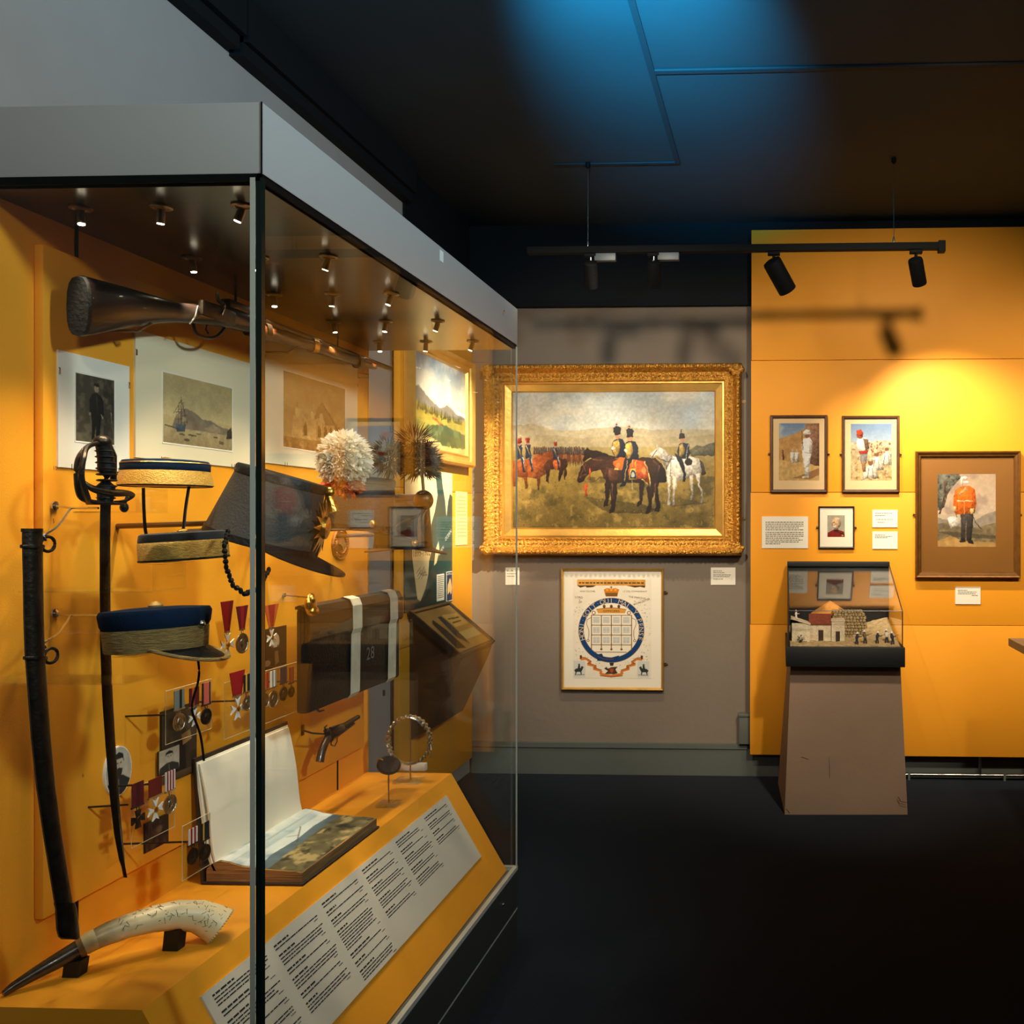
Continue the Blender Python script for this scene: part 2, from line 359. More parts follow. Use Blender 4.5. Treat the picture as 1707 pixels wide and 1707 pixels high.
def canvas(name, pl, w, h, cv, m, parent, c=0.0, mask=None):
    img = cv.out() if isinstance(cv, Cv) else cv
    H, W = img.shape[:2]; me = bpy.data.meshes.new(name)
    us = (np.arange(W)/(W-1)-0.5)*w; vs = (0.5-np.arange(H)/(H-1))*h
    O = np.array(pl.o + pl.n*c); U = np.array(pl.u); V = np.array(pl.v)
    P = O[None, None] + us[None, :, None]*U + vs[:, None, None]*V
    inv = np.array(WM[parent.name].inverted()); P = P.reshape(-1, 3) @ inv[:3, :3].T + inv[:3, 3]
    i = np.arange(H*W).reshape(H, W); F = np.stack([i[1:, :-1], i[1:, 1:], i[:-1, 1:], i[:-1, :-1]], -1)
    if mask is not None:
        uu = (us[None, :-1]+us[None, 1:])/2/(w/2); vv = (vs[:-1, None]+vs[1:, None])/2/(h/2); F = F[(uu**2+vv**2) < 1.0]
    F = F.reshape(-1, 4)
    me.vertices.add(H*W); me.vertices.foreach_set('co', P.astype(np.float32).ravel())
    me.loops.add(len(F)*4); me.loops.foreach_set('vertex_index', F.astype(np.int32).ravel())
    me.polygons.add(len(F)); me.polygons.foreach_set('loop_start', np.arange(len(F), dtype=np.int32)*4)
    me.update(calc_edges=True); me.validate()
    at = me.color_attributes.new('Col', 'FLOAT_COLOR', 'POINT')
    at.data.foreach_set('color', np.concatenate([img.reshape(-1, 3), np.ones((H*W, 1))], 1).astype(np.float32).ravel())
    me.materials.append(m); o = bpy.data.objects.new(name, me); COL.objects.link(o); o.parent = parent; WM[o.name] = WM[parent.name].copy()
    return o

def frame_rails(pl, w, h, prof, m, parent, name='frame_rail', smooth=True):
    # prof: (inset from the outer edge, height above the wall); four mitred rails
    cs = [(-1, -1), (1, -1), (1, 1), (-1, 1)]
    for k in range(4):
        (sa, sb), (ta, tb) = cs[k], cs[(k+1) % 4]; r0, r1 = [], []
        for d, t in prof:
            r0.append(pl.p(sa*(w/2-d), sb*(h/2-d), t)); r1.append(pl.p(ta*(w/2-d), tb*(h/2-d), t))
        mb = MB(); n = len(prof)
        mb.add(r0 + r1, [(i, (i+1) % n, n+(i+1) % n, n+i) for i in range(n)] + [tuple(range(n)), tuple(range(2*n-1, n-1, -1))])
        mb.build(name, m, parent, smooth, 30)
# ================================================================== THE ROOM
CZ = 3.27; YB = 5.328; XL = -1.86; XR = 3.4; YF = -2.4
struct('floor', MB().box((XL-.1, YF-.1, -.1), (XR+.1, YB+.1, 0)), CARPET)
struct('ceiling', MB().box((XL-.1, YF-.1, CZ), (XR+.1, YB+.1, CZ+.1)), CEIL)
struct('wall_left', MB().box((XL-.1, YF, 0), (XL, YB+.1, CZ)), UPWALL)
struct('wall_back', MB().box((XL, YB, 0), (XR, YB+.1, CZ)), GREYWALL)
struct('wall_right', MB().box((XR, YF, 0), (XR+.1, YB+.1, CZ)), BLACKP)
struct('wall_front', MB().box((XL, YF-.1, 0), (XR, YF, CZ)), BLACKP)
struct('trim_1', MB().box((XL, YB-.012, 2.779), (XR, YB, CZ)).box((XL, YB-.03, 2.779), (XR, YB-.012, 2.80)), BLACKP)
struct('trim_2', MB().box((XL, YF, 3.085), (XL+.05, 2.95, CZ)).box((XL, YF, 3.13), (XL+.075, 2.95, CZ)), BLACKP)
struct('trim_3', MB().box((XL, 2.97, 3.075), (XL+.05, 4.37, CZ)).box((XL, 2.97, 3.12), (XL+.07, 4.37, CZ)), BLACKP)
struct('trim_4', MB().box((XL, 4.37, 2.62), (XL+.012, YB-.03, CZ)), BLACKP)
sk = MB().box((XL+.02, YB-.022, 0), (XR, YB, .160)); struct('baseboard_back', sk, SKIRT)
struct('trim_5', MB().box((XL+.02, YB-.030, .160), (-0.19, YB, .188)), SKIRT)
# shallow conduits fixed under the ceiling
for a, b in (((-.515, .6, CZ-.007), (-.49, 4.42, CZ)), ((-1.12, 4.40, CZ-.007), (-.515, 4.425, CZ)), ((-.49, 3.50, CZ-.008), (XR, 3.53, CZ))):
    struct('trim_6', MB().bbox(a, b, .002), mat('conduit_paint', (44, 50, 54), .8, spec=.2))

# orange panelling on the back wall: four rows of boards
YP = 5.228
pan = thing('wall_back_panelling', None, None, (-.167, YP, .147)); pan['kind'] = 'structure'
pan['label'] = 'orange painted board panelling in four rows on the back wall'
zs = [.147, .904, 1.671, 2.438, 3.198]; offs = [-.006, -.003, 0, .002]
for i in range(4):
    MB().bbox((-.167+offs[i], YP+offs[i]*.8, zs[i]+.0015), (3.3, YP+.03, zs[i+1]-.0015), .002).build('panel_board', ORANGE, pan)
for x in (-.10, 1.05, 2.2, 3.2):
    MB().box((x, YP+.03, .147), (x+.05, YB-.012, 3.19)).build('batten', BLACKP, pan, False)

# orange board on the left wall, beyond the case
XP = -1.80
lp = thing('wall_left_panelling', None, None, (XP, 4.2, .12)); lp['kind'] = 'structure'; lp['label'] = 'orange painted boards on the left wall beyond the glass case'
for z0, z1 in ((.12, .895), (.895, 1.665), (1.665, 2.60)):
    MB().bbox((XP-.03, 4.2, z0+.0015), (XP, 5.20, z1-.0015), .002).build('panel_board', ORANGE, lp)
for y in (4.25, 5.1): MB().box((XL, y, .12), (XP-.03, y+.05, 2.58)).build('batten', BLACKP, lp, False)

# trunking box beside the panelling, floor pipe below it
t = thing('cable_trunking_box', 'small grey trunking box low on the taupe wall beside orange panelling', 'wall box', RY(1241, 1240, YB-.02))
a, b = RY(1232, 1240, YB-.05), RY(1252, 1191, YB-.05)
MB().bbox((a.x, YB-.06, a.z), (b.x, YB, b.z), .004).build('box', SKIRT, t)
MB().bbox((a.x-.004, YB-.066, b.z-.012), (b.x, YB, b.z+.004), .003).build('lid', SKIRT, t)
MB().box((a.x, YB-.045, .19), (b.x, YB, a.z)).build('duct', mat('dark_duct', (52, 56, 54), .6), t, False)
t = thing('heating_pipe', 'pale metal pipe running along the floor under the orange panelling', 'pipe', (.9, 5.27, .02))
p0, p1 = RZ(1500, 1291, .03), RZ(1690, 1291, .03); yy = 5.27
MB().tube([(.62, yy, .03), (1.0, yy, .03), (1.42, yy, .03)], .010, 10).build('pipe_run', STEEL, t)
MB().tube([(1.16, yy, .03), (1.16, yy, .16)], .009, 10).build('riser', STEEL, t)
MB().tube([(1.42, yy, .03), (1.42, yy, .16)], .009, 10).build('riser', STEEL, t)
for x in (.75, 1.3): MB().box((x-.006, yy-.012, 0), (x+.006, yy+.012, .042)).build('pipe_clip', SKIRT, t, False)

# ================================================================== THE GLASS CASE
XG, YN, YE, XB = -0.928, 1.579, 3.153, -1.464
SOFF = mat('dark_soffit', (58, 48, 34), 0.22, spec=0.6, metal=0.3)
case = thing('display_case', 'tall free-standing glass display case with grey canopy and orange interior', 'display case', (-1.2, 2.3, 0))
MB().bbox((-1.53, YN, 2.125), (XG, YE, 2.254), .003).build('canopy', CAPM, case)
MB().box((XG-.002, YN-.0012, 2.1255), (XG+.0004, YN+.0008, 2.2535)).build('canopy_corner_joint', BLKPLAST, case, False)
MB().box((XB, YN+.012, 2.108), (XG-.012, YE-.012, 2.124)).build('soffit', SOFF, case, False)
MB().box((-1.53, YN, 2.112), (XG-.004, YN+.006, 2.125)).box((XG-.010, YN, 2.112), (XG-.004, YE, 2.125)).build('canopy_shadow_gap', BLKPLAST, case, False)
MB().box((XG-.0105, YN+.0125, .283), (XG-.0005, YE-.0125, 2.118)).build('front_pane', GLASS, case, False)
MB().box((XB, YN+.0005, .283), (XG-.0125, YN+.0105, 2.118)).build('end_pane', GLASS, case, False)
MB().box((XB, YE-.0105, .283), (XG-.0125, YE-.0005, 2.118)).build('end_pane', GLASS, case, False)
EDGE = mat('glass_edge', (14, 30, 26), 0.12, spec=0.8); EDGEL = mat('glass_edge_light', (176, 182, 170), 0.25)
MB().box((XG-.0115, YN, .283), (XG-.001, YN+.0115, 2.118)).build('glass_corner_edge', EDGE, case, False)
MB().box((XG-.022, YN-.0006, .283), (XG-.0125, YN+.0004, 2.118)).build('corner_seal', EDGEL, case, False)
MB().box((XG-.0035, YE-.0115, .283), (XG-.0003, YE-.001, 2.118)).build('glass_corner_edge', EDGEL, case, False)
MB().box((-1.53, YN, .138), (XG, YE, .27)).build('base_panel', BASEM, case, False)
MB().box((-1.53, YN+.002, .0), (XG-.002, YE-.002, .13)).build('plinth', BASEM, case, False)
MB().box((-1.53, YN+.001, .13), (XG-.0005, YE-.001, .138)).build('base_trim', EDGEL, case, False)
MB().box((XG-.013, YN, .270), (XG+.001, YE, .284)).box((XB, YN, .270), (XG-.013, YN+.013, .284)).box((XB, YE-.013, .270), (XG-.013, YE, .284)).build('base_rail', EDGEL, case, False)
MB().lathe([(.006, 0), (.006, .004), (.003, .005)], 12, (XG, 2.99, .215), (1, 0, 0)).build('base_lock', STEEL, case)
MB().lathe([(.007, 0), (.007, .003), (.003, .004)], 12, (XG, 2.99, 2.205), (1, 0, 0)).build('canopy_lock', STEEL, case)
a = RX(736, 428, XG); MB().box((XG, a.y-.012, a.z-.014), (XG+.001, a.y+.012, a.z+.016)).build('canopy_sticker', mat('pale_sticker', (220, 232, 228), .4), case, False)
MB().box((-1.53, YN, .27), (XB, YE, 2.125)).build('back_panel', ORANGE, case, False)
for px in (128, 393, 563):
    y = RX(px, 700, XB+.001).y
    MB().box((XB-.004, y-.0045, .612), (XB+.0012, y+.0045, 2.11)).build('panel_joint', BLKPLAST, case, False)
BX = -1.444                                                         # face of the raised mounting board
y0 = RX(72, 900, BX).y
MB().bbox((XB+.001, y0, .719), (BX, 3.075, 2.045), .004).build('mount_board', ORANGE2, case)
MB().prism([(XB, YN+.014, .272), (-.962, YN+.014, .272), (-1.16, YN+.014, .612), (XB, YN+.014, .612)], (0, YE-YN-.03, 0)).build('deck', ORANGE2, case, False)

# downlights in the soffit, five rows of three
LENS = mat('lamp_lens', (255, 245, 220), .3, emit=(1, .86, .6, 22)); FITM = mat('lamp_fitting', (150, 128, 98), .35, metal=.8)
rows = ('front row, nearest the glass corner', 'second row', 'third row', 'fourth row', 'last row, farthest')
cols = ('back', 'middle', 'glass-side')
i = 0
for r, y in enumerate((1.69, 2.02, 2.355, 2.68, 2.99)):
    for c, x in enumerate((-1.352, -1.192, -1.032)):
        t = thing('case_downlight', '%s downlight in the %s of the case soffit' % (cols[c], rows[r].replace(',', '')), 'downlight', (x, y, 2.108), 'downlights in the glass case soffit')
        MB().lathe([(.020, 0), (.020, -.003), (.014, -.004), (.012, -.001)], 20, (x, y, 2.1082)).build('bezel', FITM, t)
        d = Vector(((.10, -.12, -.36)[c], .10 if (r+c) % 2 else -.05, -1)).normalized(); o = Vector((x, y, 2.102))
        hd = MB().lathe([(.0065, 0), (.0075, .008), (.0075, .024), (.0068, .026)], 14, o, d).build('head', FITM, t)
        MB().lathe([(.0062, 0), (.0062, .002)], 14, o+d*.0255, d).build('lens', LENS, hd)
        spot('lamp', tuple(o+d*.032), tuple(o+d*1.0), (14.5, 10.5, 8.5)[c], WARM, (54, 60, 74)[c], 0.6, .010, t)

# ================================================================== TRACK LIGHTING
YT = 4.4
tk = thing('lighting_track', 'black ceiling-hung lighting track in front of the orange panelling', 'lighting track', RY(1225, 415, YT))
a, b = RY(880, 418, YT), RY(1574, 411, YT); zt = (a.z+b.z)/2
MB().bbox((a.x, YT-.018, zt-.017), (b.x, YT+.018, zt+.017), .003).build('rail', BLKPLAST, tk)
MB().bbox((b.x-.03, YT-.022, zt-.03), (b.x+.004, YT+.022, zt+.024), .003).build('end_cap', BLKPLAST, tk)
for px in (980, 1490):
    x = RY(px, 410, YT).x
    MB().tube([(x, YT, zt+.015), (x, YT, CZ)], .0016, 6).build('suspension_wire', STEEL, tk)
    MB().lathe([(.012, 0), (.012, -.02), (.004, -.03)], 12, (x, YT, CZ)).build('ceiling_rose', BLKPLAST, tk)
    MB().lathe([(.006, 0), (.006, .02), (.002, .035)], 10, (x, YT, zt+.017)).build('wire_grip', STEEL, tk)
GEAR = mat('gear_box_grey', (70, 82, 86), .45)
def track_head(px, py, target, label, box=None, big=1.0, watts=60, size=55, colour=WARM):
    x = RY(px, py, YT).x
    t = thing('track_spotlight', label, 'spotlight', (x, YT, zt-.017), 'spotlights on the ceiling-hung track')
    if box: MB().bbox((x+.02, YT-.016, zt-.055), (x+.125, YT+.016, zt-.018), .003).build('gear_box', GEAR, t)
    MB().bbox((x-.03, YT-.016, zt-.035), (x+.03, YT+.016, zt-.018), .003).build('adapter', BLKPLAST, t)
    piv = Vector((x, YT, zt-.085)); d = (Vector(target)-piv).normalized()
    MB().tube([(x, YT, zt-.03), (x, YT, zt-.06), (x, YT, zt-.09)], .008, 10).build('stem', STEEL if box else BLKPLAST, t)
    MB().bbox((x-.022, YT-.01, zt-.075), (x-.016, YT+.01, zt-.12), .002).bbox((x+.016, YT-.01, zt-.075), (x+.022, YT+.01, zt-.12), .002).bbox((x-.022, YT-.01, zt-.08), (x+.022, YT+.01, zt-.068), .002).build('yoke', BLKPLAST, t)
    L = .17*big; R = .046*big
    MB().lathe([(R*.55, -.03), (R*.94, -.024), (R, -.015), (R, L-.03), (R*.97, L-.026), (R*.97, L-.03)], 28, piv, d).build('body', BLKPLAST, t); hd = bpy.data.objects[[o.name for o in t.children if o.name.startswith('body')][-1]]
    MB().lathe([(R*.9, L-.034), (R*.9, L-.031)], 28, piv, d).build('lens', mat('spot_lens', (255, 240, 210), .3, emit=(1, .8, .5, 6)), hd)
    spot('lamp', tuple(piv+d*(L+.0)), target, watts, colour, size, .85, .02, t)
track_head(1290, 425, (.75, 5.2, 1.55), 'large black track spotlight hanging over the left edge of the orange panelling', None, 1.0, 60, 60)
track_head(1527, 425, (1.0, 5.2, 1.75), 'black track spotlight at the right end of the track', None, .78, 135, 80)
track_head(985, 430, (-1.1, 5.3, 1.7), 'dim track spotlight with gear box at the far left of the track', True, .75, 55, 55, (1, .85, .62))
track_head(1090, 430, (-.75, 5.3, 1.3), 'dim track spotlight with gear box left of the orange panelling', True, .75, 55, 55, (1, .85, .62))
# ================================================================== PICTURES
def zmap(x0, y0, x1, y1): return lambda *q: [((q[i]-x0)/(x1-x0), (q[i+1]-y0)/(y1-y0)) for i in range(0, len(q), 2)]

def paint_hussars():
    cv = Cv(460, 312); cv.model = .55; Z = zmap(205, 232, 1447, 1082); F = cv.full()
    cv.grad(0, (196, 206, 206), .42, (240, 232, 208)); sky = (cv.Y < .43).astype(float)
    cv.tint(sky, (232, 224, 204), 5, .45, 5, .8); cv.tint(sky, (178, 188, 190), 6, .56, 6, .5); cv.tint(sky, (226, 206, 176), 9, .55, 6, .5)
    cv.poly(Z(205,440, 340,432, 470,470, 620,470, 760,455, 900,450, 1060,470, 1250,468, 1447,470, 1447,600, 205,600), (204, 188, 150), .9, .06, 20)
    cv.poly(Z(205,520, 420,500, 640,520, 900,500, 1100,520, 1447,505, 1447,600, 205,600), (190, 172, 130), .7, .08, 25)
    cv.grad(.405, (176, 156, 98), .60, (160, 132, 62)); cv.grad(.60, (160, 132, 62), 1.0, (112, 92, 40))
    g = (cv.Y > .405).astype(float); cv.mottle(g, .22, 14, 5); cv.tint(g*(cv.Y > .62), (74, 66, 30), 16, .55, 6, .7); cv.tint(g*(cv.Y > .5), (192, 160, 84), 22, .58, 6, .6)
    cv.poly(Z(1290,600, 1330,568, 1370,575, 1410,555, 1447,552, 1447,632, 1300,632), (92, 92, 76), .85, .25, 40)
    # far ranks
    for i in range(26):
        x = 345 + i*12 + random.uniform(-3, 3); y = 600 + random.uniform(-4, 4)
        c = random.choice([(120, 66, 30), (92, 50, 26), (140, 84, 40)]); s = 1 + .1*random.random()
        cv.poly(Z(x-8*s, y, x+10*s, y-2, x+11, y+60*s, x+6, y+92*s, x+2, y+60, x-4, y+88*s, x-8, y+50), c, .9)
        cv.poly(Z(x-5, y-16, x+5, y-16, x+6, y+24, x-6, y+24), (62, 58, 60), .95); cv.poly(Z(x-4, y-26, x+4, y-26, x+4, y-16, x-4, y-16), random.choice([(120, 60, 40), (70, 56, 50)]), .9)
    # left group on chestnut horses
    cv.poly(Z(360,650, 440,610, 470,640, 540,650, 545,700, 520,720, 500,780, 488,795, 490,720, 440,710, 430,800, 415,790, 410,720, 380,700), (70, 36, 20), 1, .15)
    cv.poly(Z(530,690, 545,740, 530,780, 520,740), (50, 26, 16)); cv.poly(Z(455,660, 500,655, 505,710, 465,720), (196, 90, 40))
    for bx, col in ((0, (148, 70, 28)), (0, (150, 74, 30))):
        cv.poly(Z(205,660, 300,650, 350,640, 400,610, 450,600, 462,640, 420,660, 400,690, 412,740, 380,760, 372,840, 358,845, 355,770, 300,760, 300,835, 286,836, 275,770, 240,760, 232,820, 205,820), col, .9, .18)
    cv.poly(Z(230,700, 300,690, 300,760, 240,760), (110, 50, 22), .7)
    for x, y in ((250, 590), (302, 585), (470, 600)):
        s = .8 if x > 400 else 1
        cv.poly(Z(x-18*s, y-25*s, x+14*s, y-28*s, x+20*s, y+50*s, x-16*s, y+62*s), (28, 42, 70)); cv.poly(Z(x+2, y+30*s, x+24*s, y+40*s, x+38*s, y+140*s, x+24*s, y+142*s), (30, 44, 72))
        cv.line(Z(x-10*s, y-20*s, x+12*s, y+40*s), .005, (196, 160, 70)); cv.line(Z(x+22*s, y+45*s, x+34*s, y+130*s), .003, (200, 200, 190))
        cv.ell(*Z(x, y-34*s)[0], .009*s, .014*s, (190, 130, 96)); cv.poly(Z(x-15*s, y-68*s, x+13*s, y-70*s, x+14*s, y-40*s, x-13*s, y-38*s), (150, 44, 28)); cv.line(Z(x+4, y-72*s, x+2, y-88*s), .004, (230, 220, 200))
    # shadows cast on the painted grass belong to the picture
    cv.poly(Z(640,880, 800,905, 1000,930, 1090,965, 1040,990, 800,985, 700,930), (66, 56, 26), .6, .2); cv.poly(Z(1120,870, 1300,905, 1400,925, 1200,945, 1120,925), (84, 70, 34), .5)
    for k in range(900):                                            # blades and tufts of the painted grass
        x, y = random.random(), random.uniform(.47, 1.0); L = .004+.012*(y-.4)
        cv.line([(x, y), (x+random.uniform(-.006, .006), y-L)], .0022+.002*(y-.4), random.choice([(196, 166, 92), (84, 72, 34), (128, 108, 54), (60, 52, 26)]), .55)
    # second dark horse, then the main one
    DK = (34, 20, 15); DK2 = (54, 31, 21)
    cv.poly(Z(640,660, 648,598, 664,578, 680,596, 740,598, 830,640, 800,680, 720,660, 690,640, 668,650, 652,668), DK, 1, .2)
    cv.poly(Z(780,740, 815,760, 800,860, 796,940, 765,948, 776,900, 774,820), DK, 1); cv.poly(Z(985,760, 1020,780, 1010,860, 1000,930, 975,950, 968,944, 986,900), (36, 22, 16), 1)
    cv.poly(Z(840,636, 740,632, 672,655, 632,695, 612,748, 600,785, 612,798, 640,792, 668,752, 700,728, 745,718, 780,752, 812,700), DK2, 1, .22)
    cv.poly(Z(745,700, 790,655, 880,640, 1000,642, 1085,645, 1128,690, 1128,750, 1090,800, 1000,802, 900,796, 830,800, 770,770), DK2, 1, .25)
    cv.poly(Z(790,700, 860,720, 860,800, 800,790), (104, 60, 38), .55)
    cv.poly(Z(800,780, 852,790, 848,880, 838,945, 826,985, 800,986, 814,940, 808,870), DK, 1); cv.poly(Z(1060,770, 1122,745, 1096,830, 1112,950, 1104,978, 1076,978, 1088,930, 1072,850, 1058,960, 1046,988, 1024,988, 1040,930, 1030,830), DK, 1, .2)
    cv.poly(Z(1105,668, 1140,710, 1154,792, 1120,798, 1098,790, 1104,730), (26, 16, 12))
    for q in (Z(1070,660, 1105,690, 1100,730), Z(840,650, 900,648), Z(800,720, 815,770), Z(660,680, 640,720, 622,770), Z(818,800, 822,900), Z(1085,800, 1078,870), Z(700,650, 780,660)): cv.line(q, .007, (140, 92, 62), .5)
    cv.line(Z(640,790, 700,790, 770,760, 790,700), .0035, (110, 76, 46)); cv.line(Z(618,760, 668,745), .004, (120, 80, 50)); cv.line(Z(640,690, 672,750), .004, (120, 80, 50))
    cv.poly(Z(650,806, 664,806, 668,880, 652,880), (190, 60, 26)); cv.line(Z(682,710, 684,780), .006, (190, 70, 30))
    OR = (204, 84, 28)
    cv.poly(Z(826,665, 870,640, 960,650, 1018,668, 1044,740, 1052,828, 1000,775, 930,760, 880,716, 838,716), OR, 1, .12, 50)
    cv.line(Z(1018,668, 1044,740, 1052,826, 1000,775), .005, (222, 186, 100)); cv.line(Z(832,712, 880,716), .005, (222, 186, 100)); cv.ell(*Z(1012, 725)[0], .012, .026, (226, 160, 90), .8); cv.ell(*Z(855, 690)[0], .012, .02, (226, 150, 80), .8)
    cv.poly(Z(928,712, 964,712, 974,780, 922,780), (198, 160, 76)); cv.poly(Z(934,720, 960,720, 966,772, 930,772), (30, 44, 60)); cv.ell(*Z(948, 748)[0], .008, .02, (196, 200, 190)); cv.line(Z(940,650, 942,712), .004, (220, 180, 90)); cv.line(Z(966,655, 960,712), .004, (220, 180, 90)); cv.line(Z(938,780, 940,840), .003, (200, 190, 160))
    cv.poly(Z(898,640, 945,645, 925,690, 905,780, 900,822, 866,820, 880,790, 884,700), (24, 30, 44)); cv.line(Z(915,660, 892,790), .004, (210, 170, 80))
    for ox, oy in ((0, 0), (78, 14)):
        cv.poly(Z(822+ox,540+oy, 850+ox,520+oy, 884+ox,526+oy, 902+ox,570+oy, 900+ox,640+oy, 830+ox,644+oy, 818+ox,590+oy), (26, 34, 50), 1, .12)
        cv.poly(Z(824+ox,545+oy, 860+ox,528+oy, 868+ox,580+oy, 850+ox,636+oy, 832+ox,636+oy, 822+ox,590+oy), (186, 150, 72), 1, .25, 120)
        cv.ell(*Z(850+ox, 506+oy)[0], .013, .024, (206, 150, 112)); cv.poly(Z(828+ox,456+oy, 842+ox,448+oy, 866+ox,450+oy, 872+ox,462+oy, 870+ox,500+oy, 832+ox,502+oy), (28, 28, 30), 1, .3, 150)
        cv.ell(*Z(846+ox, 438+oy)[0], .006, .008, (170, 60, 30)); cv.line(Z(846+ox,434+oy, 848+ox,384+oy), .006, (240, 236, 222)); cv.ell(*Z(826+ox, 585+oy)[0], .008, .012, (236, 232, 220))
    # grey horse and its rider
    WH = (206, 198, 182)
    cv.poly(Z(1140,660, 1180,632, 1240,640, 1310,636, 1352,655, 1372,704, 1350,752, 1300,764, 1230,786, 1170,768, 1142,720), WH, 1, .1, 30)
    cv.poly(Z(1190,640, 1120,585, 1100,578, 1094,560, 1084,590, 1060,612, 1042,632, 1056,642, 1088,628, 1110,640, 1140,690, 1150,720), WH, 1, .1)
    cv.poly(Z(1150,740, 1180,760, 1174,850, 1172,900, 1184,938, 1152,936, 1160,890, 1158,820), (190, 182, 166)); cv.poly(Z(1186,750, 1220,770, 1205,850, 1200,895, 1204,936, 1186,940, 1190,880), (180, 170, 150))
    cv.poly(Z(1290,750, 1318,752, 1312,810, 1318,850, 1308,905, 1290,905, 1302,850, 1292,800), (170, 160, 140)); cv.poly(Z(1326,740, 1362,735, 1350,800, 1370,850, 1372,920, 1352,925, 1358,860, 1340,810), (184, 176, 160))
    cv.poly(Z(1346,652, 1368,670, 1390,745, 1366,758, 1360,700), (60, 52, 46)); cv.line(Z(1090,640, 1150,668, 1200,650), .004, (110, 80, 56)); cv.line(Z(1062,640, 1092,598), .004, (100, 70, 50)); cv.line(Z(1180,650, 1175,760), .003, (120, 96, 70))
    cv.poly(Z(1222,560, 1248,546, 1282,556, 1296,620, 1280,650, 1226,650, 1216,600), (30, 40, 52), 1, .1); cv.poly(Z(1224,565, 1250,552, 1262,600, 1248,646, 1228,640), (170, 140, 78), 1, .2)
    cv.ell(*Z(1246, 534)[0], .011, .02, (196, 146, 110)); cv.poly(Z(1228,494, 1240,486, 1260,492, 1262,526, 1230,526), (40, 38, 38)); cv.line(Z(1242,486, 1240,468), .005, (90, 40, 30))
    cv.poly(Z(1200,612, 1240,640, 1262,690, 1268,790, 1254,790, 1248,720, 1225,670), (32, 36, 44)); cv.ell(*Z(1285, 670)[0], .018, .028, (36, 30, 28)); cv.line(Z(1280,560, 1270,660), .003, (190, 190, 180))
    cv.line(Z(260,1056, 278,1066), .003, (120, 60, 30))
    return cv.finish(.86, 2.2, 55, .09)

def rail_ornament(pl, w, h, inset, height, step, size, parent, m, name='carved_ornament'):
    mb = MB()
    for s in (-1, 1):
        n = int((w-2*inset)/step)
        for i in range(n+1):
            a = -w/2+inset + (w-2*inset)*i/n; k = size*(1 + .25*((i % 3) == 0))
            mb.sphere(pl.p(a, s*(h/2-inset), height), (k*.75, k*.75, k*.75), 6, 4)
        n = int((h-2*inset)/step)
        for i in range(1, n):
            b = -h/2+inset + (h-2*inset)*i/n; k = size*(1 + .25*((i % 3) == 0)); mb.sphere(pl.p(s*(w/2-inset), b, height), (k*.75, k*.75, k*.75), 6, 4)
    return mb.build(name, m, parent, kind='stuff')

def mirror_plates(pl, w, h, spots, parent):
    for a, b in spots:
        s = 1 if a > 0 else -1
        MB().prism([pl.p(a, b-.010, .002), pl.p(a+s*.018, b-.008, .002), pl.p(a+s*.024, b, .002), pl.p(a+s*.018, b+.008, .002), pl.p(a, b+.010, .002)], pl.n*.003).lathe([(.004, 0), (.004, .003), (.001, .004)], 8, pl.p(a+s*.015, b, .005), pl.n).build('mirror_plate', ROD, parent)

# --- the big oil painting
x0, x1, z0, z1 = -1.753, -.224, 1.303, 2.432
bw, bh = x1-x0, z1-z0; pl = BACKPL(YB).at((x0+x1)/2, (z0+z1)/2)
t = thing('oil_painting', 'large oil painting of mounted hussars in a wide ornate gilt frame on the taupe wall', 'painting', pl.p(0, -bh/2))
frame_rails(pl, bw, bh, [(0, .004), (0, .060), (.012, .088), (.028, .090), (.040, .074), (.052, .060), (.085, .052), (.098, .056), (.104, .046), (.104, .004)], GILT, t)
frame_rails(pl.at(0, 0), bw-.208, bh-.208, [(0, .004), (0, .044), (.010, .046), (.014, .034), (.050, .026), (.054, .030), (.058, .022), (.058, .004)], GILTS, t, 'gilt_slip')
rail_ornament(pl, bw, bh, .020, .088, .026, .015, t, GILT); rail_ornament(pl, bw, bh, .070, .055, .024, .011, t, GILT)
for sa in (-1, 1):
    for sb in (-1, 1):
        mb = MB()
        for k in range(9):
            an = k*math.pi/8*1.0; r = .030+.012*(k % 2)
            mb.sphere(pl.p(sa*(bw/2-.03-r*math.cos(an)*.9), sb*(bh/2-.03-r*math.sin(an)*.9), .085), .015, 6, 4)
        mb.sphere(pl.p(sa*(bw/2-.028), sb*(bh/2-.028), .090), (.026, .018, .026), 8, 6).build('corner_leaf', GILT, t)
iw, ih = bw-.208-.116, bh-.208-.116
canvas('canvas', pl, iw+.006, ih+.006, paint_hussars(), PAINTM, t, .021)
pbox(MB(), pl, -bw/2+.02, bw/2-.02, -bh/2+.02, bh/2-.02, .002, .019).build('backing', BLKPLAST, t, False)
mirror_plates(pl, bw, bh, [(bw/2, RY(1240, 670, YB).z-pl.o.z), (bw/2, RY(1240, 865, YB).z-pl.o.z)], t)

